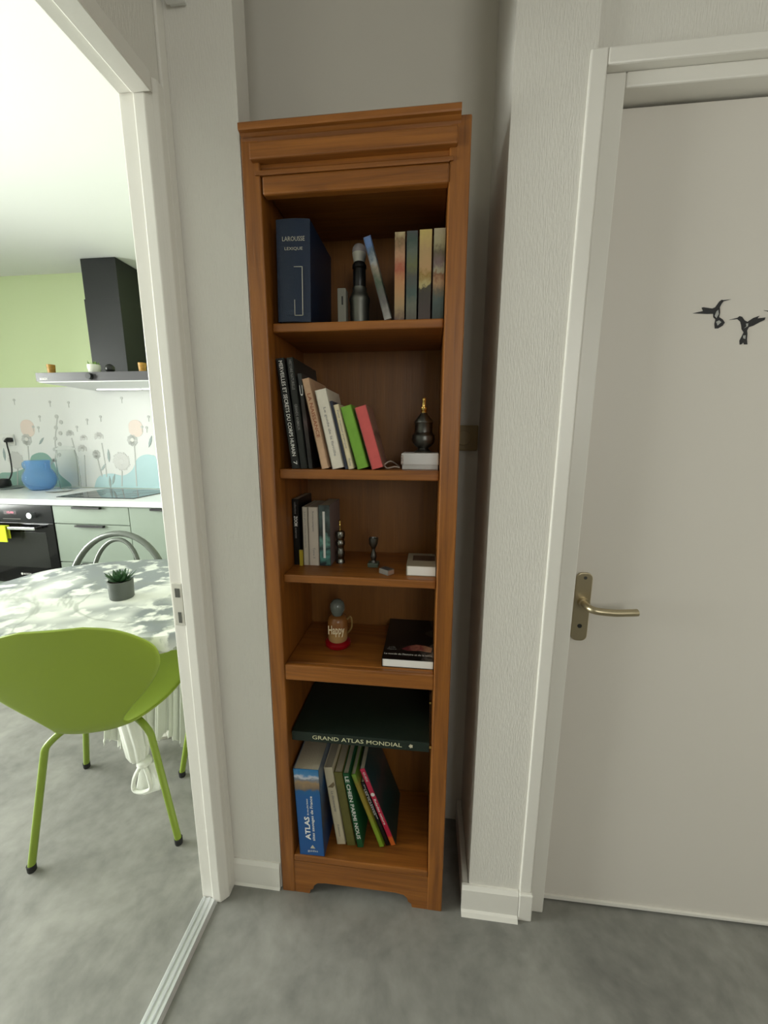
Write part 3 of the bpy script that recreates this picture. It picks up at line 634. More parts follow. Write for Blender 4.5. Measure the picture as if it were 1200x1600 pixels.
b = book('thin black book with white spine text left of the pink one', -0.0978, y6 + 0.012, S5, 0.0115, 0.222, 0.16, 19.7, BK, hard=False)
spine_text(b, 'LES PLANTES', TW, 0.0115, 0.222, 0.200, 0.110, 0.30, xo=0.0035)
spine_text(b, 'DU JARDIN SAUVAGE', TW, 0.0115, 0.222, 0.215, 0.095, 0.30, xo=0.008)
PKS = mat_ramp('pink_spine_orange_foot', [(0, srgb(206, 104, 40)), (.10, srgb(204, 98, 40)), (.13, srgb(186, 28, 62)), (1, srgb(196, 40, 78))], 2, 0.268, 0.03, 30, 0.4)
TEALC = mat_ramp('dark_teal_photo_cover', [(0, srgb(20, 52, 50)), (.4, srgb(22, 58, 60)), (.6, srgb(70, 66, 70)), (.75, srgb(30, 66, 72)), (1, srgb(24, 60, 66))], 2, 0.26, 0.6, 22, 0.35)
b = book('raspberry pink spine book with teal cover, rightmost on bottom shelf', -0.0840, y6 + 0.014, S5, 0.0165, 0.268, 0.17, 20.0, TEALC, hard=False, spine=PKS)
spine_text(b, 'GUIDE', TW, 0.0165, 0.268, 0.258, 0.225, 0.35)
spine_text(b, 'Balades nature', TW, 0.0165, 0.268, 0.165, 0.075, 0.4)
obj('white_badge', prism([(0.00825 + 0.006 * math.cos(t * 0.393), 0.180 + 0.006 * math.sin(t * 0.393)) for t in range(16)], 1, -0.0007, 0.0003), TW, b)

# lamp with bulb and small grey box on the top shelf
tl = thing('lamp', 'pewter lamp base with a round bulb on the top shelf', 'lamp', (-0.172, 0.985, S1))
obj('body', lathe([(0, 0), (0.019, 0), (0.0215, 0.008), (0.0225, 0.030), (0.0230, 0.058), (0.0245, 0.062), (0.0245, 0.068), (0.021, 0.074), (0.0165, 0.084), (0.0165, 0.092), (0.0, 0.092)], 32), mat('satin_pewter', (0.17, 0.17, 0.15), 0.48, 1.0), tl, True)
obj('socket', lathe([(0, 0.091), (0.0135, 0.092), (0.0150, 0.098), (0.0150, 0.128), (0.0135, 0.132), (0.0165, 0.134), (0.0165, 0.140), (0.0125, 0.146), (0.0, 0.146)], 28), C('black_bakelite', (22, 20, 18), 0.35), tl, True)
blb = obj('bulb', lathe([(0, 0.185), (0.0, 0.186), (0.007, 0.185), (0.0125, 0.1815), (0.0155, 0.176), (0.0165, 0.170), (0.0162, 0.1655), (0.0, 0.1655)], 26), mat('dark_grey_glass_bulb', (0.30, 0.27, 0.27), 0.15), tl, True)
obj('bulb_base', lathe([(0, 0.1655), (0.0162, 0.1655), (0.0152, 0.158), (0.0130, 0.146), (0, 0.146)], 26), mat('cream_bulb_base', (0.50, 0.48, 0.40), 0.4), tl, True)
gb = thing('box', 'small upright grey plastic box with dark slot left of the bulb lamp', 'box', (-0.2075, 0.962, S1))
obj('case', boxes((-0.0105, 0.0095, -0.012, 0.012, 0, 0.082), bev=0.002), C('grey_plastic_case', (128, 126, 116), 0.5), gb)
obj('slot', boxes((-0.0005, 0.0030, -0.0126, -0.0115, 0.046, 0.064)), BLACK, gb)

# ------------------------------------------------------------------ small fittings on hall walls and door
sw = thing('switch', 'yellowed square rotary switch plate on niche wall behind bookcase', 'switch', (0.105, 1.165, 1.322))
CRP = C('yellowed_plastic', (158, 138, 98), 0.5)
obj('plate', boxes((0.066, 0.139, 1.153, 1.165, 1.286, 1.358), bev=0.004), CRP, sw, world=True)
obj('dial', prism([(0.098 + 0.021 * math.cos(t * 0.2618), 1.322 + 0.021 * math.sin(t * 0.2618)) for t in range(24)], 1, 1.146, 1.1535, bev=0.002), CRP, sw, world=True)
jb = thing('junction_box', 'small white box high on the wall left of the niche', 'box', (-0.515, 0.892, 2.159))
obj('cover', boxes((-0.536, -0.495, 0.872, 0.885, 2.159, 2.235), bev=0.003), WHITE, jb, world=True)
obj('back_plate', boxes((-0.532, -0.499, 0.885, 0.892, 2.163, 2.231)), WHITE, jb, world=True)

B1 = [(0.5484, 1.5826), (0.5682, 1.5864), (0.5644, 1.5931), (0.5672, 1.5937), (0.585, 1.5907), (0.5905, 1.593), (0.5967, 1.6039), (0.6006, 1.6071), (0.6043, 1.6063), (0.6184, 1.6075), (0.6049, 1.604), (0.6018, 1.5992), (0.5994, 1.5927), (0.6014, 1.5817), (0.6009, 1.5733), (0.6086, 1.5687), (0.6136, 1.5624), (0.6104, 1.5563), (0.6025, 1.5512), (0.596, 1.551), (0.5939, 1.56), (0.5945, 1.5695), (0.5899, 1.5736), (0.5886, 1.5804), (0.5764, 1.5804)]
B2 = [(0.6206, 1.5673), (0.6369, 1.5713), (0.64, 1.5742), (0.6453, 1.5726), (0.651, 1.5657), (0.6569, 1.5626), (0.6671, 1.5699), (0.6784, 1.5739), (0.6752, 1.5688), (0.69, 1.5701), (0.6892, 1.5652), (0.68, 1.5608), (0.6696, 1.5547), (0.6615, 1.5519), (0.6591, 1.5457), (0.6607, 1.539), (0.6618, 1.5272), (0.6641, 1.5179), (0.658, 1.518), (0.6555, 1.5229), (0.6538, 1.519), (0.6497, 1.5176), (0.6477, 1.526), (0.6507, 1.5341), (0.6533, 1.5422), (0.6485, 1.5482), (0.6466, 1.5556), (0.6437, 1.563), (0.6373, 1.5686)]
B3 = [(0.761, 1.555), (0.7407, 1.5599), (0.7423, 1.5664), (0.7394, 1.5672), (0.7229, 1.5652), (0.7169, 1.5678), (0.7072, 1.5792), (0.7024, 1.5827), (0.699, 1.5821), (0.6845, 1.5842), (0.6991, 1.5798), (0.7037, 1.5747), (0.7081, 1.5681), (0.7097, 1.5572), (0.7129, 1.5487), (0.7068, 1.5445), (0.7039, 1.5384), (0.7089, 1.5321), (0.7184, 1.5266), (0.7248, 1.5261), (0.724, 1.5349), (0.7204, 1.5445), (0.7236, 1.5484), (0.7227, 1.5551), (0.7346, 1.5545)]
MK = {0: [[(0.5938, 1.5849), (0.597, 1.5877), (0.5991, 1.5789), (0.5958, 1.5717), (0.5916, 1.5755)], [(0.5962, 1.5643), (0.6016, 1.5671), (0.6065, 1.5633), (0.6002, 1.5568)]],
      1: [[(0.6546, 1.559), (0.6588, 1.5596), (0.659, 1.5538), (0.6518, 1.5496), (0.6562, 1.5538)], [(0.6527, 1.5355), (0.6576, 1.5362), (0.6581, 1.5287), (0.6538, 1.5303)]], 2: []}
STK = mat('black_vinyl', (0.012, 0.012, 0.014), 0.5)
STW = mat('pale_vinyl_lines', (0.40, 0.40, 0.38), 0.5)
for i, (P_, lab) in enumerate(((B1, 'black hummingbird sticker, wings to the left and beak to the right, on white door'), (B2, 'black hummingbird sticker, beak to the left and wing to the right, on white door'), (B3, 'black hummingbird sticker cut off by the right edge, on white door'))):
    cx, cz = sum(p[0] for p in P_) / len(P_), sum(p[1] for p in P_) / len(P_)
    t = thing('wall_sticker', lab, 'sticker', (cx, 0.955, cz), group='bird stickers on the door')
    obj('silhouette', prism(P_, 1, 0.9540, 0.9549), STK, t, world=True)
    for q in MK[i]: obj('feather_marking', prism(q, 1, 0.9537, 0.9541), STW, t, world=True)

# ------------------------------------------------------------------ kitchen fitted units
YF = 2.374
def handle(parent, x0, x1, z, zh=0.012):
    obj('handle', boxes((x0, x1, YF - 0.022, YF - 0.001, z - zh, z), bev=0.001), BLACK, parent, world=True)
cab = thing('base_cabinet', 'sage green drawer unit with three drawers under the hob', 'cabinet', (-2.303, 2.67, 0))
obj('body', boxes((-2.592, -2.014, YF + 0.02, 2.96, 0.10, 0.858)), SAGE, cab, world=True)
obj('kick_board', boxes((-2.592, -2.014, YF + 0.07, YF + 0.085, 0, 0.10)), SAGE, cab, world=True)
for z0_, z1_, hx in ((0.731, 0.854, (-2.425, -2.215)), (0.452, 0.725, (-2.42, -2.205)), (0.13, 0.446, (-2.415, -2.185))):
    d_ = obj('drawer', boxes((-2.591, -2.018, YF, YF + 0.02, z0_, z1_), bev=0.0015), SAGE, cab, world=True)
    o = obj('handle', boxes((hx[0], hx[1], YF - 0.022, YF - 0.0005, z1_ - 0.015, z1_ - 0.001), bev=0.001), BLACK, d_, world=True)
cab2 = thing('base_cabinet', 'sage green door unit at right of the drawer unit', 'cabinet', (-1.70, 2.67, 0))
obj('body', boxes((-2.012, -1.412, YF + 0.02, 2.96, 0.10, 0.858)), SAGE, cab2, world=True)
obj('kick_board', boxes((-2.012, -1.412, YF + 0.07, YF + 0.085, 0, 0.10)), SAGE, cab2, world=True)
d_ = obj('door', boxes((-2.0135, -1.414, YF, YF + 0.02, 0.13, 0.854), bev=0.0015), SAGE, cab2, world=True)
obj('handle', boxes((-1.845, -1.60, YF - 0.022, YF - 0.0005, 0.839, 0.853), bev=0.001), BLACK, d_, world=True)
# oven housing and oven
cab3 = thing('base_cabinet', 'sage green housing around the black oven', 'cabinet', (-2.9, 2.67, 0))
obj('body', boxes((-3.20, -2.594, YF + 0.025, 2.96, 0.10, 0.27), (-3.20, -3.182, YF + 0.025, 2.96, 0.27, 0.858), (-2.612, -2.594, YF + 0.025, 2.96, 0.27, 0.858)), SAGE, cab3, world=True)
obj('lower_panel', boxes((-3.198, -2.596, YF, YF + 0.02, 0.13, 0.275), bev=0.0015), SAGE, cab3, world=True)
obj('kick_board', boxes((-3.20, -2.594, YF + 0.07, YF + 0.085, 0, 0.10)), BLACK, cab3, world=True)
cab4 = thing('base_cabinet', 'sage green unit left of the oven, outside the picture', 'cabinet', (-3.6, 2.67, 0))
obj('body', boxes((-4.195, -3.204, YF + 0.02, 2.96, 0.10, 0.858)), SAGE, cab4, world=True)
obj('door', boxes((-4.19, -3.206, YF, YF + 0.02, 0.13, 0.854), bev=0.0015), SAGE, cab4, world=True)
ov = thing('oven', 'built in black glass oven with bright bar handle', 'oven', (-2.895, 2.6, 0.28))
obj('body', boxes((-3.178, -2.616, YF + 0.024, 2.90, 0.285, 0.85)), BLACK, ov, world=True)
obj('control_panel', boxes((-3.193, -2.596, YF - 0.004, YF + 0.0235, 0.730, 0.856), bev=0.0015), mat('black_control_glass', (0.02, 0.021, 0.023), 0.12), ov, world=True)
od = obj('oven_door', boxes((-3.193, -2.596, YF - 0.006, YF + 0.0235, 0.285, 0.727), bev=0.002), GLOSSK, ov, world=True)
obj('window', boxes((-3.12, -2.665, YF - 0.0070, YF - 0.005, 0.40, 0.66)), mat('smoked_oven_window', (0.03, 0.032, 0.03), 0.05, spec=0.6), od, world=True)
hb = obj('handle', boxes((-3.12, -2.690, YF - 0.062, YF - 0.046, 0.688, 0.708), bev=0.003), mat('polished_steel_bar', (0.85, 0.86, 0.87), 0.18, 1.0), od, world=True)
obj('bracket', boxes((-3.118, -3.100, YF - 0.047, YF - 0.005, 0.690, 0.706), (-2.708, -2.690, YF - 0.047, YF - 0.005, 0.690, 0.706)), BLACK, hb, world=True)
kb = bmesh.new(); prism([(-2.742 + 0.021 * math.cos(t * 0.2618), 0.785 + 0.021 * math.sin(t * 0.2618)) for t in range(24)], 1, YF - 0.038, YF - 0.004, kb, bev=0.002)
obj('knob', kb, ALU, ov, world=True)
obj('display', boxes((-2.975, -2.875, YF - 0.0050, YF - 0.0035, 0.786, 0.812)), mat('dark_display', (0.05, 0.03, 0.035), 0.2), ov, world=True)
text('12:00', mat('pink_display_digits', (0.5, 0.1, 0.15), 0.5, emit=(1.0, 0.25, 0.35, 1.2)), ov, (-2.925 + 2.895, YF - 0.0056 - 2.6, 0.799 - 0.28), (1, 0, 0), (0, 0, 1), 0.05, 0.014, 'clock_digits')
obj('panel_line', boxes((-2.99, -2.85, YF - 0.0048, YF - 0.0035, 0.752, 0.755)), TGREY, ov, world=True)
text('BOSCH', TW, ov, (-2.868 + 2.895, YF - 0.0066 - 2.6, 0.347 - 0.28), (1, 0, 0), (0, 0, 1), 0.058, 0.013, 'brand_lettering', bold=0.02)
obj('brand_mark', prism([(-2.912 + 0.009 * math.cos(t * 0.393), 0.347 + 0.009 * math.sin(t * 0.393)) for t in range(16)], 1, YF - 0.0068, YF - 0.0058), TW, ov, world=True)
tw = obj('tea_towel', boxes((-3.098, -2.905, YF - 0.070, YF - 0.0645, 0.600, 0.714), (-3.098, -2.905, YF - 0.0455, YF - 0.0405, 0.62, 0.714), (-3.098, -2.905, YF - 0.070, YF - 0.0405, 0.7095, 0.715), bev=0.002), mat('neon_yellow_microfibre', (0.72, 0.80, 0.03), 0.85, bump=0.3, bscale=200))
tw['label'] = 'neon yellow towel folded over the oven handle'; tw['category'] = 'towel'
wt = obj('worktop', boxes((-4.195, -1.40, 2.350, 2.984, 0.861, 0.900), bev=0.003), WORK)
wt['label'] = 'long pale laminate worktop with white front edge'; wt['category'] = 'worktop'
hob = thing('hob', 'flat black glass cooking hob set on the worktop', 'hob', (-2.33, 2.72, 0.90))
obj('glass', boxes((-2.635, -2.035, 2.455, 2.90, 0.9002, 0.906), bev=0.001), mat('black_hob_glass', (0.02, 0.023, 0.025), 0.05, spec=0.7), hob, world=True)
rg = bmesh.new()
for cx, cy, r in ((-2.48, 2.59, 0.085), (-2.48, 2.79, 0.07), (-2.19, 2.59, 0.07), (-2.19, 2.79, 0.095)):
    tube([(cx + r * math.cos(t * 0.2618), cy + r * math.sin(t * 0.2618), 0.9060) for t in range(24)], 0.0008, 6, rg, closed=True)
obj('ring_marking', rg, TGREY, hob, world=True)

# backsplash with printed dandelions
bs = thing('backsplash', 'white glass backsplash panel printed with pastel dandelions and blobs', 'backsplash', (-2.7, 2.985, 0.9))
PW = mat('white_printed_panel', (0.84, 0.85, 0.83), 0.12)
obj('panel', boxes((-4.19, -1.40, 2.985, 2.9935, 0.902, 1.725)), PW, bs, world=True)
YD = 2.9835
def smooth_poly(pts, n=5):
    q = smooth_path([(p[0], p[1], 0) for p in pts], n); return [(p.x, p.y) for p in q]
ax = bmesh.new()
prism(smooth_poly([(-3.738, 0.903), (-3.714, 1.008), (-3.586, 1.021), (-3.467, 1.056), (-3.407, 1.111), (-3.372, 1.166), (-3.294, 1.193), (-3.224, 1.178), (-3.174, 1.113), (-3.142, 1.016), (-3.046, 0.935), (-3.043, 0.903)]), 1, YD, 2.985, ax)
obj('printed_green_blob', ax, mat('print_sea_green', (0.30, 0.48, 0.42), 0.2), bs, world=True)
ax = bmesh.new()
prism(smooth_poly([(-2.823, 0.903), (-2.787, 0.977), (-2.735, 1.01), (-2.645, 1.022), (-2.559, 1.007), (-2.498, 1.024), (-2.446, 1.067), (-2.402, 1.142), (-2.34, 1.179), (-2.272, 1.18), (-2.225, 1.144), (-2.20, 0.903)]), 1, YD, 2.985, ax)
obj('printed_blue_blob', ax, mat('print_pale_blue', (0.50, 0.70, 0.73), 0.2), bs, world=True)
PGR = mat('print_grey', (0.60, 0.61, 0.59), 0.2); PGL = mat('print_light_grey', (0.70, 0.70, 0.68), 0.2); PPK = mat('print_peach', (0.82, 0.70, 0.63), 0.2); PDK = mat('print_slate', (0.38, 0.45, 0.45), 0.2)
ax = bmesh.new()
for (cx, cz), r in (((-3.371, 1.385), 0.065), ((-2.381, 1.385), 0.062)):
    prism(rrect(cx - r, cx + r, cz - r * 0.95, cz + r * 1.25, r * 0.9), 1, YD, 2.985, ax)
obj('printed_peach_blob', ax, PPK, bs, world=True)
for k, ((cx, cz), r, y) in enumerate((((-3.534, 1.126), 0.078, 0), ((-2.543, 1.125), 0.080, 0), ((-2.861, 1.307), 0.036, 0), ((-2.887, 1.218), 0.045, 0), ((-2.72, 1.320), 0.045, 0), ((-2.763, 1.181), 0.038, 0), ((-2.98, 1.344), 0.038, 0), ((-3.396, 1.3), 0.050, 0), ((-2.422, 1.298), 0.048, 0))):
    ax = bmesh.new(); n = 28
    for t in range(n):     # dandelion clock: radiating florets
        a0 = 2 * math.pi * t / n; a1 = a0 + 0.15; rr = r * (0.9 + 0.1 * ((t * 7) % 3) / 2)
        if k in (2, 3, 4, 6) and math.sin(a0) < -0.35: continue
        prism([(cx + 0.25 * r * math.cos(a0), cz + 0.25 * r * math.sin(a0)), (cx + rr * math.cos(a0), cz + rr * math.sin(a0)), (cx + rr * math.cos(a1), cz + rr * math.sin(a1))], 1, 2.9822, 2.9848, ax)
    disc(ax, cx, cz, r * 0.28, 2.9822, 14, 2.9848)
    if k < 2: disc(ax, cx, cz, r * 0.85, 2.9825, 26, 2.9848)
    obj('printed_dandelion', ax, PGL if k < 5 else PGR, bs, world=True)
    if k >= 7:
        a2 = bmesh.new(); disc(a2, cx, cz + 0.004, 0.016, 2.9815, 16, 2.9825); obj('printed_flower_eye', a2, TW, bs, world=True)
for st in ([(-3.394, 1.247), (-3.414, 1.04)], [(-3.529, 1.055), (-3.558, 0.91)], [(-2.548, 1.045), (-2.565, 0.915)], [(-2.411, 1.252), (-2.43, 0.918)], [(-2.972, 1.317), (-2.949, 1.126), (-2.966, 0.909)], [(-2.876, 1.175), (-2.899, 0.91)], [(-2.702, 1.276), (-2.694, 1.048), (-2.696, 0.995)], [(-2.757, 1.144), (-2.737, 0.994)], [(-3.073, 1.495), (-3.132, 1.285), (-3.143, 1.151)]):
    ax = bmesh.new()
    for (xa, za), (xb, zb) in zip(st, st[1:]): prism([(xa - 0.004, za), (xa + 0.004, za), (xb + 0.004, zb), (xb - 0.004, zb)], 1, 2.9818, 2.9848, ax)
    obj('printed_stem', ax, PGR, bs, world=True)
for i, (lx, lz) in enumerate(((-3.258, 1.29), (-2.265, 1.289), (-2.653, 1.172), (-2.714, 1.075), (-2.634, 0.974), (-3.636, 1.175), (-3.186, 1.113), (-3.65, 0.955), (-2.67, 0.948))):
    t = rad(15 + 35 * (i % 3)); c_, s_ = math.cos(t), math.sin(t)
    ax = bmesh.new(); prism([(lx + c_ * a * 0.028 - s_ * b_ * 0.01, lz + s_ * a * 0.034 + c_ * b_ * 0.01 + a * 0.02) for a, b_ in ((-1, 0), (-.4, 1), (.3, 1), (1, 0), (.3, -1), (-.4, -1))], 1, 2.9815, 2.9848, ax)
    obj('printed_leaf', ax, PDK, bs, world=True)
ax = bmesh.new()
for lx, lz in ((-3.454, 1.626), (-3.124, 1.608), (-2.955, 1.602), (-3.24, 1.49), (-2.808, 1.463), (-2.683, 1.488), (-2.475, 1.634), (-3.315, 1.407), (-3.268, 1.401), (-2.91, 1.406), (-2.324, 1.406), (-2.285, 1.401), (-2.258, 1.487)):
    disc(ax, lx, lz, 0.011, 2.9815, 8, 2.9848); box(ax, lx - 0.0015, lx + 0.0015, 2.9818, 2.9848, lz - 0.04, lz)
for i in range(9):
    z = 1.13 + i * 0.045; xx = -3.145 + 0.085 * i / 8; sgn = 1 if i % 2 else -1
    disc(ax, xx + sgn * 0.022, z, 0.017, 2.9815, 8, 2.9848)
obj('printed_seeds', ax, PGR, bs, world=True, kind='stuff')

# cooker hood
hd = thing('cooker_hood', 'black chimney cooker hood with flat canopy over the hob', 'cooker hood', (-2.24, 2.74, 1.695))
obj('canopy', boxes((-2.690, -1.790, 2.494, 2.980, 1.697, 1.7535), bev=0.002), HOODF, hd, world=True)
obj('underside', boxes((-2.680, -1.80, 2.50, 2.975, 1.690, 1.6975)), mat('pale_steel_underside', (0.62, 0.63, 0.62), 0.35), hd, world=True)
ch = [(-2.495, 2.985), (-2.495, 2.775), (-2.225, 2.775), (-2.225, 2.985)]
obj('chimney', prism(ch, 2, 1.7535, ZC - 0.004), HOODM, hd, world=True)
obj('chimney_sleeve', boxes((-2.500, -2.220, 2.770, 2.984, 1.7535, 2.30), bev=0.001), HOODM, hd, world=True)
for a0, a1 in ((-2.58, -2.22), (-2.20, -1.86)):
    obj('light_strip', boxes((a0, a1, 2.865, 2.89, 1.683, 1.6905), bev=0.001), mat('frosted_light_strip', (0.9, 0.9, 0.88), 0.4, emit=(1, 1, 0.96, 1.2)), hd, world=True)
obj('knob', prism([(-2.275 + 0.021 * math.cos(t * 0.2618), 1.724 + 0.021 * math.sin(t * 0.2618)) for t in range(24)], 1, 2.470, 2.494, bev=0.002), BLACK, hd, world=True)
text('BOSCH', TW, hd, (-2.632 + 2.24, 2.4932 - 2.74, 1.712 - 1.695), (1, 0, 0), (0, 0, 1), 0.055, 0.014, 'brand_lettering', bold=0.03)
# things on the canopy
def egg_cup(label, x, y):
    t = thing('wooden_cup', label, 'cup', (x, y, 1.754), group='wooden cups on the cooker hood')
    obj('body', lathe([(0, 0), (0.020, 0), (0.0215, 0.004), (0.024, 0.04), (0.0255, 0.066), (0.0225, 0.066), (0.021, 0.045), (0, 0.043)], 22), mat('honey_wood', (0.42, 0.22, 0.03), 0.45, var=0.3, vscale=60), t, True)
    return t
egg_cup('honey wood cup at the left end of the cooker hood', -2.650, 2.58)
egg_cup('honey wood cup at the right end of the cooker hood', -1.958, 2.58)
pt = thing('potted_plant', 'small round white pot with green moss on cooker hood', 'plant', (-2.315, 2.575, 1.754))
obj('pot', lathe([(0, 0), (0.026, 0), (0.034, 0.010), (0.040, 0.035), (0.040, 0.058), (0.036, 0.060), (0.034, 0.045), (0, 0.043)], 26), mat('white_glazed_pot', (0.72, 0.74, 0.64), 0.3), pt, True)
obj('soil', lathe([(0, 0.043), (0.034, 0.044), (0.0345, 0.05), (0, 0.051)], 20), mat('brown_soil', (0.05, 0.03, 0.015), 0.9), pt)
gr = bmesh.new(); random.seed(4)
for i in range(70):
    a = random.random() * 6.283; r = 0.030 * math.sqrt(random.random()); hh = 0.018 + 0.018 * random.random()
    p = Vector((r * math.cos(a), r * math.sin(a), 0.049)); q = p + Vector((0.3 * r * math.cos(a), 0.3 * r * math.sin(a), hh)); s_ = Vector((math.sin(a * 3), math.cos(a * 3), 0)) * 0.004
    vv = [gr.verts.new(p - s_), gr.verts.new(p + s_), gr.verts.new(q)]; gr.faces.new(vv)
obj('moss', gr, mat('moss_green', (0.16, 0.32, 0.03), 0.7), pt, kind='stuff')
bl = thing('ball_ornament', 'small black ball ornament beside the white pot on hood', 'ornament', (-2.195, 2.575, 1.754))
obj('ball', lathe([(0, 0.0), (0.012, 0.0012)] + [(0.030 * math.sin(rad(a)), 0.032 - 0.030 * math.cos(rad(a))) for a in range(30, 181, 15)], 24), mat('black_ceramic', (0.008, 0.009, 0.008), 0.3), bl, True)
obj('foot_ring', lathe([(0.010, 0.0), (0.016, 0.0), (0.016, 0.004), (0.010, 0.004)], 20), mat('black_ceramic_foot', (0.01, 0.01, 0.01), 0.4), bl)

# worktop things
bv = thing('vase', 'round translucent blue glass jug with two lugs on worktop', 'vase', (-3.125, 2.80, 0.9003))
BLG = mat('blue_glass', (0.46, 0.70, 1.0), 0.06, trans=0.78, ior=1.12)
obj('body', lathe([(0, 0), (0.055, 0), (0.075, 0.010), (0.101, 0.045), (0.112, 0.088), (0.106, 0.128), (0.088, 0.158), (0.079, 0.175), (0.080, 0.215), (0.083, 0.238), (0.077, 0.238), (0.074, 0.21), (0.074, 0.175), (0.098, 0.125), (0.105, 0.09), (0.094, 0.045), (0.06, 0.012), (0, 0.010)], 40), BLG, bv, True)
for sgn in (-1, 1):
    obj('lug', tube(smooth_path([(sgn * 0.078, -0.02, 0.222), (sgn * 0.098, -0.028, 0.218), (sgn * 0.102, -0.028, 0.19), (sgn * 0.088, -0.022, 0.165)], 5), 0.008, 8), BLG, bv, True)
gc = thing('carafe', 'tall frosted clear glass jar standing behind the plate', 'jar', (-2.955, 2.895, 0.9003))
CLG = mat('frosted_clear_glass', (0.95, 0.97, 0.96), 0.08, trans=1.0, ior=1.04)
obj('body', lathe([(0, 0), (0.062, 0), (0.070, 0.012), (0.074, 0.10), (0.074, 0.26), (0.066, 0.30), (0.062, 0.32), (0.058, 0.32), (0.062, 0.295), (0.070, 0.255), (0.070, 0.10), (0.066, 0.015), (0, 0.012)], 36), CLG, gc, True)
obj('lid', lathe([(0, 0.3205), (0.064, 0.3205), (0.066, 0.328), (0.05, 0.345), (0.02, 0.352), (0, 0.353)], 30), CLG, gc, True)
pl = obj('plate', lathe([(0, 0.9003), (0.06, 0.9003), (0.085, 0.907), (0.088, 0.910), (0.083, 0.910), (0.058, 0.904), (0, 0.904)], 36, cx=-2.90, cy=2.735), mat('grey_white_plate', (0.62, 0.64, 0.64), 0.2), smooth=True)
pl['label'] = 'flat pale plate between the blue jug and the hob'; pl['category'] = 'plate'
tr_ = obj('tray', lathe([(0, 0.9003), (0.10, 0.9003), (0.118, 0.908), (0.121, 0.913), (0.115, 0.913), (0.098, 0.905), (0, 0.905)], 36, cx=-3.50, cy=2.83), mat('grey_metal_tray', (0.42, 0.46, 0.45), 0.3, 0.4), smooth=True)
tr_['label'] = 'round grey tray at the left end of the worktop'; tr_['category'] = 'tray'
ap_ = thing('appliance', 'small black worktop appliance with cord, cut by left picture edge', 'appliance', (-3.55, 2.86, 0.9135))
obj('base', lathe([(0, 0), (0.05, 0), (0.056, 0.008), (0.054, 0.045), (0.046, 0.062), (0.02, 0.066), (0, 0.066)], 26), BLACK, ap_, True)
obj('cord', tube(smooth_path([(0.040, 0.02, 0.05), (0.052, 0.045, 0.12), (0.03, 0.07, 0.24), (-0.012, 0.098, 0.33), (-0.015, 0.100, 0.365), (0.0, 0.098, 0.378)], 6), 0.0055, 8), BLACK, ap_, True)
obj('plug', tube([(-0.012, 0.086, 0.372), (0.012, 0.082, 0.382), (0.024, 0.082, 0.385), (0.040, 0.088, 0.385), (0.048, 0.100, 0.385)], [0.010, 0.015, 0.020, 0.019, 0.016], 14), BLACK, ap_, True)
sk = thing('wall_socket', 'white double power socket on the backsplash', 'socket', (-3.555, 2.982, 1.298))
obj('plate', boxes((-3.63, -3.505, 2.970, 2.982, 1.252, 1.345), bev=0.003), WHITE, sk, world=True)
for xx in (-3.592, -3.536):
    obj('outlet', prism([(xx + 0.022 * math.cos(t * 0.2618), 1.298 + 0.022 * math.sin(t * 0.2618)) for t in range(24)], 1, 2.9692, 2.9702), PGL, sk, world=True)

# ------------------------------------------------------------------ chairs
def make_chair(label):
    t = thing('dining_chair', label, 'chair', group='lime green chairs at the table')
    prof = [(.215, .452, .10), (.207, .456, .145), (.14, .453, .195), (.04, .443, .205), (-.05, .434, .182), (-.125, .430, .140), (-.172, .436, .106), (-.200, .468, .098), (-.218, .53, .135), (-.234, .60, .190), (-.250, .67, .230), (-.264, .735, .230), (-.276, .78, .190), (-.285, .812, .135), (-.290, .828, .07)]
    P_ = smooth_path(prof, 4); nu = 16
    bm = bmesh.new(); rows = []
    for k, p in enumerate(P_):
        y, z, hw = p; row = []
        back = min(1, max(0, (z - 0.46) / 0.1)); 
        for i in range(nu + 1):
            u = -1 + 2 * i / nu
            row.append(bm.verts.new((u * hw, y + back * 0.014 * u * u * min(1, hw / .2), z + (1 - back) * 0.018 * abs(u) ** 2.5)))
        rows.append(row)
    for a, b in zip(rows, rows[1:]):
        for i in range(nu): bm.faces.new((a[i], a[i + 1], b[i + 1], b[i]))
    bmesh.ops.recalc_face_normals(bm, faces=bm.faces[:])
    sh = obj('seat_shell', bm, LIME, t, True)
    md = sh.modifiers.new('thickness', 'SOLIDIFY'); md.thickness = 0.009; md.offset = 0
    sd = sh.modifiers.new('smooth', 'SUBSURF'); sd.levels = 1; sd.render_levels = 1
    for sx in (-1, 1):
        for rear in (True, False):
            pts = [(sx * .04, -.075, .424), (sx * .10, -.118, .420), (sx * .142, -.150, .392), (sx * .152, -.158, .36), (sx * .21, -.20, .014)] if rear else [(sx * .04, .075, .430), (sx * .13, .125, .428), (sx * .178, .146, .400), (sx * .188, .150, .37), (sx * .25, .20, .014)]
            path = smooth_path(pts[:4], 5) + [Vector(pts[4])]
            lg = obj('leg', tube(path, 0.0105, 12), LIMEM, t, True)
            f = pts[4]
            obj('foot_cap', lathe([(0, 0), (0.011, 0), (0.012, 0.003), (0.0125, 0.022), (0, 0.022)], 14, cx=f[0], cy=f[1]), RUBBER, lg, True)
    obj('seat_mount', boxes((-.05, .05, -.085, .085, .417, .432), bev=0.004), LIMEM, t)
    return t
c1 = make_chair('lime green moulded shell chair in front, its back to the viewer')
c1.location = (-1.053, 1.10, 0); c1.rotation_euler = (0, 0, rad(18))
c2 = copy_tree(c1); c2.location = (-0.725, 1.455, 0); c2.rotation_euler = (0, 0, rad(86))
c2['label'] = 'second lime green chair, mostly hidden behind the doorway frame'

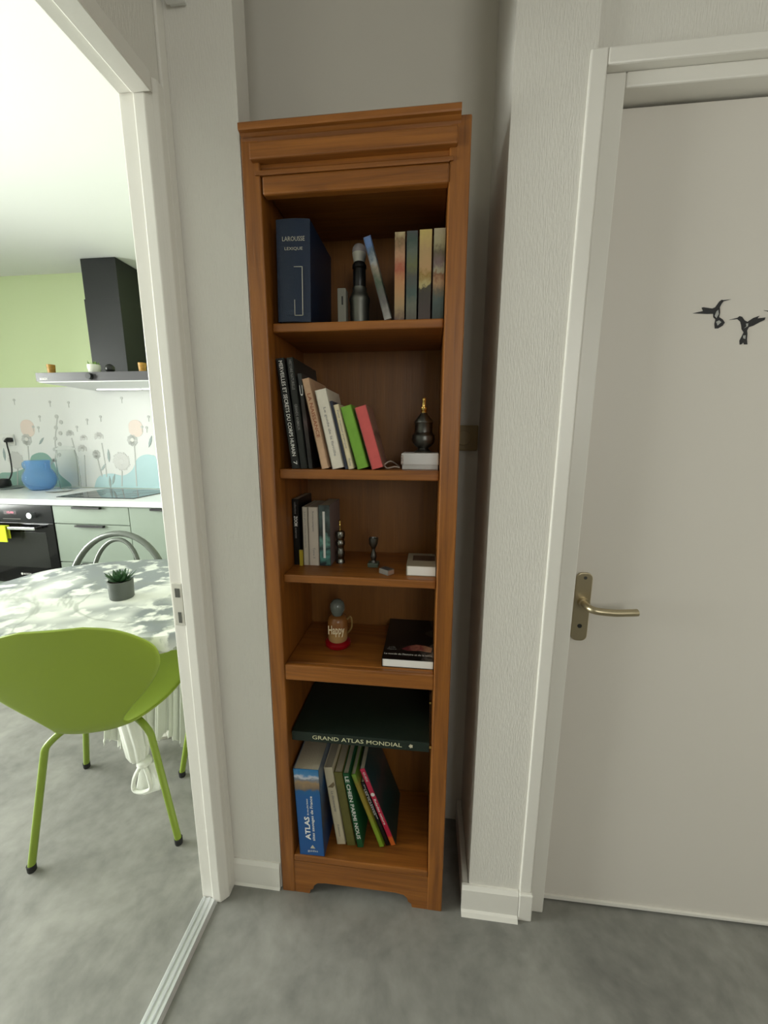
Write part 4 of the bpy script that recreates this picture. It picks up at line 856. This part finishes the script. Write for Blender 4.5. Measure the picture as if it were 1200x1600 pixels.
gch = thing('bistro_chair', 'grey chair with two round back hoops behind the table', 'chair', (-1.63, 1.78, 0))
GRP = mat('glossy_grey_plastic', (0.115, 0.13, 0.11), 0.25)
def hoop(hw, zt, z0_, y0, n=26, lean=0.06):
    pts = []
    for k in range(n + 1):
        t = math.pi * k / n
        pts.append((-hw * math.cos(t), y0 + lean * math.sin(t), z0_ + (zt - z0_) * math.sin(t)))
    return pts
hp_ = hoop(0.283, 0.817, 0.50, 0)
obj('outer_hoop', tube([(-0.262, -0.02, 0.0)] + hp_ + [(0.262, -0.02, 0.0)], 0.016, 12), GRP, gch, True)
obj('inner_hoop', tube([(-0.135, -0.04, 0.44)] + hoop(0.136, 0.788, 0.58, 0.0, lean=0.045) + [(0.135, -0.04, 0.44)], 0.011, 12), GRP, gch, True)
obj('seat', lathe([(0, 0.425), (0.20, 0.425), (0.215, 0.432), (0.215, 0.445), (0.20, 0.452), (0, 0.448)], 36, cx=0.0, cy=-0.19), GRP, gch, True)
obj('seat_rail', tube([(-0.266, -0.016, 0.436), (0.266, -0.016, 0.436)], 0.012, 10), GRP, gch, True)
for sx in (-1, 1):
    obj('leg', tube([(sx * 0.14, -0.30, 0.43), (sx * 0.17, -0.35, 0.0)], 0.013, 10), GRP, gch, True)

# ------------------------------------------------------------------ table, cloth, plant
out = [(-1.45, .815), (-1.30, .833), (-1.10, .880), (-.86, .948), (-.79, .965), (-.755, .978), (-.735, 1.00), (-.722, 1.02), (-.712, 1.10), (-.70, 1.35), (-.705, 1.56), (-.74, 1.64), (-.83, 1.672), (-1.05, 1.678), (-1.232, 1.660), (-1.36, 1.635), (-1.457, 1.600), (-1.55, 1.548), (-1.62, 1.49), (-1.668, 1.42), (-1.69, 1.30), (-1.695, 1.15), (-1.68, 1.0), (-1.62, .89), (-1.54, .835)]
tb = thing('dining_table', 'dining table hidden beneath the marble print tablecloth', 'table', (-1.2, 1.25, 0))
ctr = Vector((-1.2, 1.25))
shr = [tuple(ctr + (Vector(p) - ctr) * 0.965) for p in out]
TBM = mat('pale_table_laminate', (0.6, 0.58, 0.52), 0.5)
obj('tabletop', prism(shr, 2, 0.720, 0.744), TBM, tb, world=True)
obj('pedestal', lathe([(0, 0.02), (0.045, 0.02), (0.035, 0.10), (0.03, 0.30), (0.035, 0.60), (0.07, 0.70), (0.16, 0.715), (0.16, 0.72), (0, 0.72)], 24, cx=-1.19, cy=1.50), TBM, tb, True, world=True)
obj('base_plate', lathe([(0, 0), (0.14, 0), (0.14, 0.012), (0.05, 0.022), (0, 0.022)], 28, cx=-1.19, cy=1.52), TBM, tb, True, world=True)
tc_ = thing('tablecloth', 'marble print oilcloth over the dining table, corner tied in knot', 'tablecloth', (-1.2, 1.25, 0.744))
so = smooth_poly(out + [out[0]], 4)[:-1]
bm = bmesh.new()
inner = [tuple(ctr + (Vector(p) - ctr) * 0.985) for p in so]
rings = []
for sc_, z in ((0.0, 0.7475), (0.985, 0.7475), (0.997, 0.7455), (1.003, 0.739), (1.004, 0.700)):
    if sc_ == 0: continue
    r_ = []
    for i, p in enumerate(so):
        q = ctr + (Vector(p) - ctr) * sc_
        zz = z + (0.006 * math.sin(i * 0.9) if z < 0.71 else 0)
        r_.append(bm.verts.new((q.x, q.y, zz)))
    rings.append(r_)
cv = bm.verts.new((ctr.x, ctr.y, 0.7475)); n = len(so)
for i in range(n): bm.faces.new((cv, rings[0][i], rings[0][(i + 1) % n]))
for a, b in zip(rings, rings[1:]):
    for i in range(n): bm.faces.new((a[i], b[i], b[(i + 1) % n], a[(i + 1) % n]))
bmesh.ops.recalc_face_normals(bm, faces=bm.faces[:])
obj('cloth_top', bm, CLOTH, tc_, world=True, smooth=True)
# front fall of the cloth, pushed back under the table by the chair
pb = smooth_path([(-1.325, 1.325, 0), (-1.26, 1.35, 0), (-1.14, 1.385, 0), (-1.05, 1.395, 0), (-0.985, 1.40, 0)], 20)
bm = bmesh.new(); rows = []
lev = [(0.7185, -0.30), (0.66, -0.20), (0.58, -0.06), (0.50, 0.0), (0.36, -0.01), (0.22, -0.03), (0.10, -0.05), (None, -0.06)]
for z, dy in lev:
    row = []
    for i, p in enumerate(pb):
        t = i / (len(pb) - 1)
        hem = 0.035 + 0.05 * max(0, math.sin((t * 3.6 + 0.12) * math.pi)) ** 1.5 + 0.008 * math.sin(i * 2.1)
        zz = z if z is not None else hem
        amp = 0.014 * (1 if (z is None or z < 0.5) else 0.4)
        edge = 1.0
        row.append(bm.verts.new((p.x, p.y + dy * edge + amp * (0.9 * math.sin(i * 0.52) + 0.6 * math.sin(i * 1.31 + 1.0)), max(zz, hem))))
    rows.append(row)
for a, b in zip(rows, rows[1:]):
    for i in range(len(a) - 1): bm.faces.new((a[i], a[i + 1], b[i + 1], b[i]))
fall = obj('cloth_fall', bm, CLOTHW, tc_, world=True, smooth=True)
# gathered corner tail tied in a loop
def gathered(profile, folds, seg=56):
    bm = bmesh.new(); rg_ = []
    for cx, cy, z, rx, ry, amp in profile:
        rr = []
        for k in range(seg):
            a = 2 * math.pi * k / seg; f = 1 + amp * math.sin(folds * a + z * 20)
            rr.append(bm.verts.new((cx + rx * f * math.cos(a), cy + ry * f * math.sin(a), z)))
        rg_.append(rr)
    for a, b in zip(rg_, rg_[1:]):
        for k in range(seg): bm.faces.new((a[k], a[(k + 1) % seg], b[(k + 1) % seg], b[k]))
    bm.faces.new(rg_[0]); bm.faces.new(list(reversed(rg_[-1])))
    bmesh.ops.recalc_face_normals(bm, faces=bm.faces[:]); return bm
tail = obj('tied_corner', gathered([(-0.985, 1.09, 0.395, 0.050, 0.030, 0.10), (-0.980, 1.09, 0.33, 0.046, 0.028, 0.13), (-0.975, 1.088, 0.26, 0.042, 0.026, 0.15), (-0.975, 1.086, 0.215, 0.036, 0.024, 0.13), (-0.975, 1.085, 0.195, 0.024, 0.020, 0.08)], 9), CLOTHW, tc_, world=True, smooth=True)
tail.location.x = -0.028
obj('knot', lathe([(0, 0.172), (0.016, 0.174), (0.025, 0.184), (0.024, 0.196), (0.014, 0.202), (0, 0.203)], 20, cx=-0.978, cy=1.085), CLOTHW, tail, world=True, smooth=True)
obj('loop', tube(smooth_path([(-0.985, 1.075, 0.182), (-1.012, 1.070, 0.13), (-1.018, 1.068, 0.085), (-0.985, 1.066, 0.080), (-0.952, 1.068, 0.098), (-0.955, 1.070, 0.14), (-0.970, 1.075, 0.182)], 6), 0.007, 8), CLOTHW, tail, world=True, smooth=True)
bmf = bmesh.new(); prism([(-0.962, 0.18), (-0.995, 0.18), (-1.030, 0.055), (-0.995, 0.045), (-0.930, 0.075), (-0.925, 0.10), (-0.940, 0.19)], 1, 1.084, 1.100, bmf, bev=0.004)
obj('end_flap', bmf, CLOTHW, tail, world=True)

pp = thing('potted_plant', 'dark green succulent in a grey pot on the table', 'plant', (-1.098, 1.215, 0.7476))
obj('pot', lathe([(0, 0), (0.036, 0), (0.0385, 0.003), (0.041, 0.066), (0.0375, 0.067), (0.036, 0.055), (0, 0.053)], 30), mat('dark_grey_ceramic', (0.085, 0.095, 0.085), 0.5), pp, True)
obj('soil', lathe([(0, 0.053), (0.0365, 0.054), (0.0365, 0.058), (0, 0.060)], 20), mat('dark_soil', (0.03, 0.022, 0.015), 0.9), pp)
LEAF = mat('dark_succulent_green', (0.025, 0.075, 0.025), 0.45, var=0.3, vscale=60)
random.seed(2)
for i in range(26):
    a = i * 2.39996; el = 12 + 62 * (i / 25.0); ln = 0.060 - 0.028 * (i / 25.0)
    bm = bmesh.new(); seg = [(0, 0.003, 0.0015), (0.35, 0.0095, 0.0025), (0.7, 0.0075, 0.002), (1.0, 0.0006, 0.0006)]
    rows = []
    for t, wv, th_ in seg:
        bend = 0.25 * t * t * ln
        rows.append([bm.verts.new(v) for v in ((t * ln, -wv, bend), (t * ln, 0, bend - th_), (t * ln, wv, bend), (t * ln, 0, bend + th_))])
    for A, B_ in zip(rows, rows[1:]):
        for k in range(4): bm.faces.new((A[k], A[(k + 1) % 4], B_[(k + 1) % 4], B_[k]))
    bm.faces.new(rows[0]); bm.faces.new(list(reversed(rows[-1])))
    bmesh.ops.recalc_face_normals(bm, faces=bm.faces[:])
    M = Matrix.Translation((0.006 * math.cos(a), 0.006 * math.sin(a), 0.060)) @ Matrix.Rotation(a, 4, 'Z') @ Matrix.Rotation(-rad(el), 4, 'Y')
    bm.transform(M)
    obj('leaf', bm, LEAF, pp, True)

fit_texts()
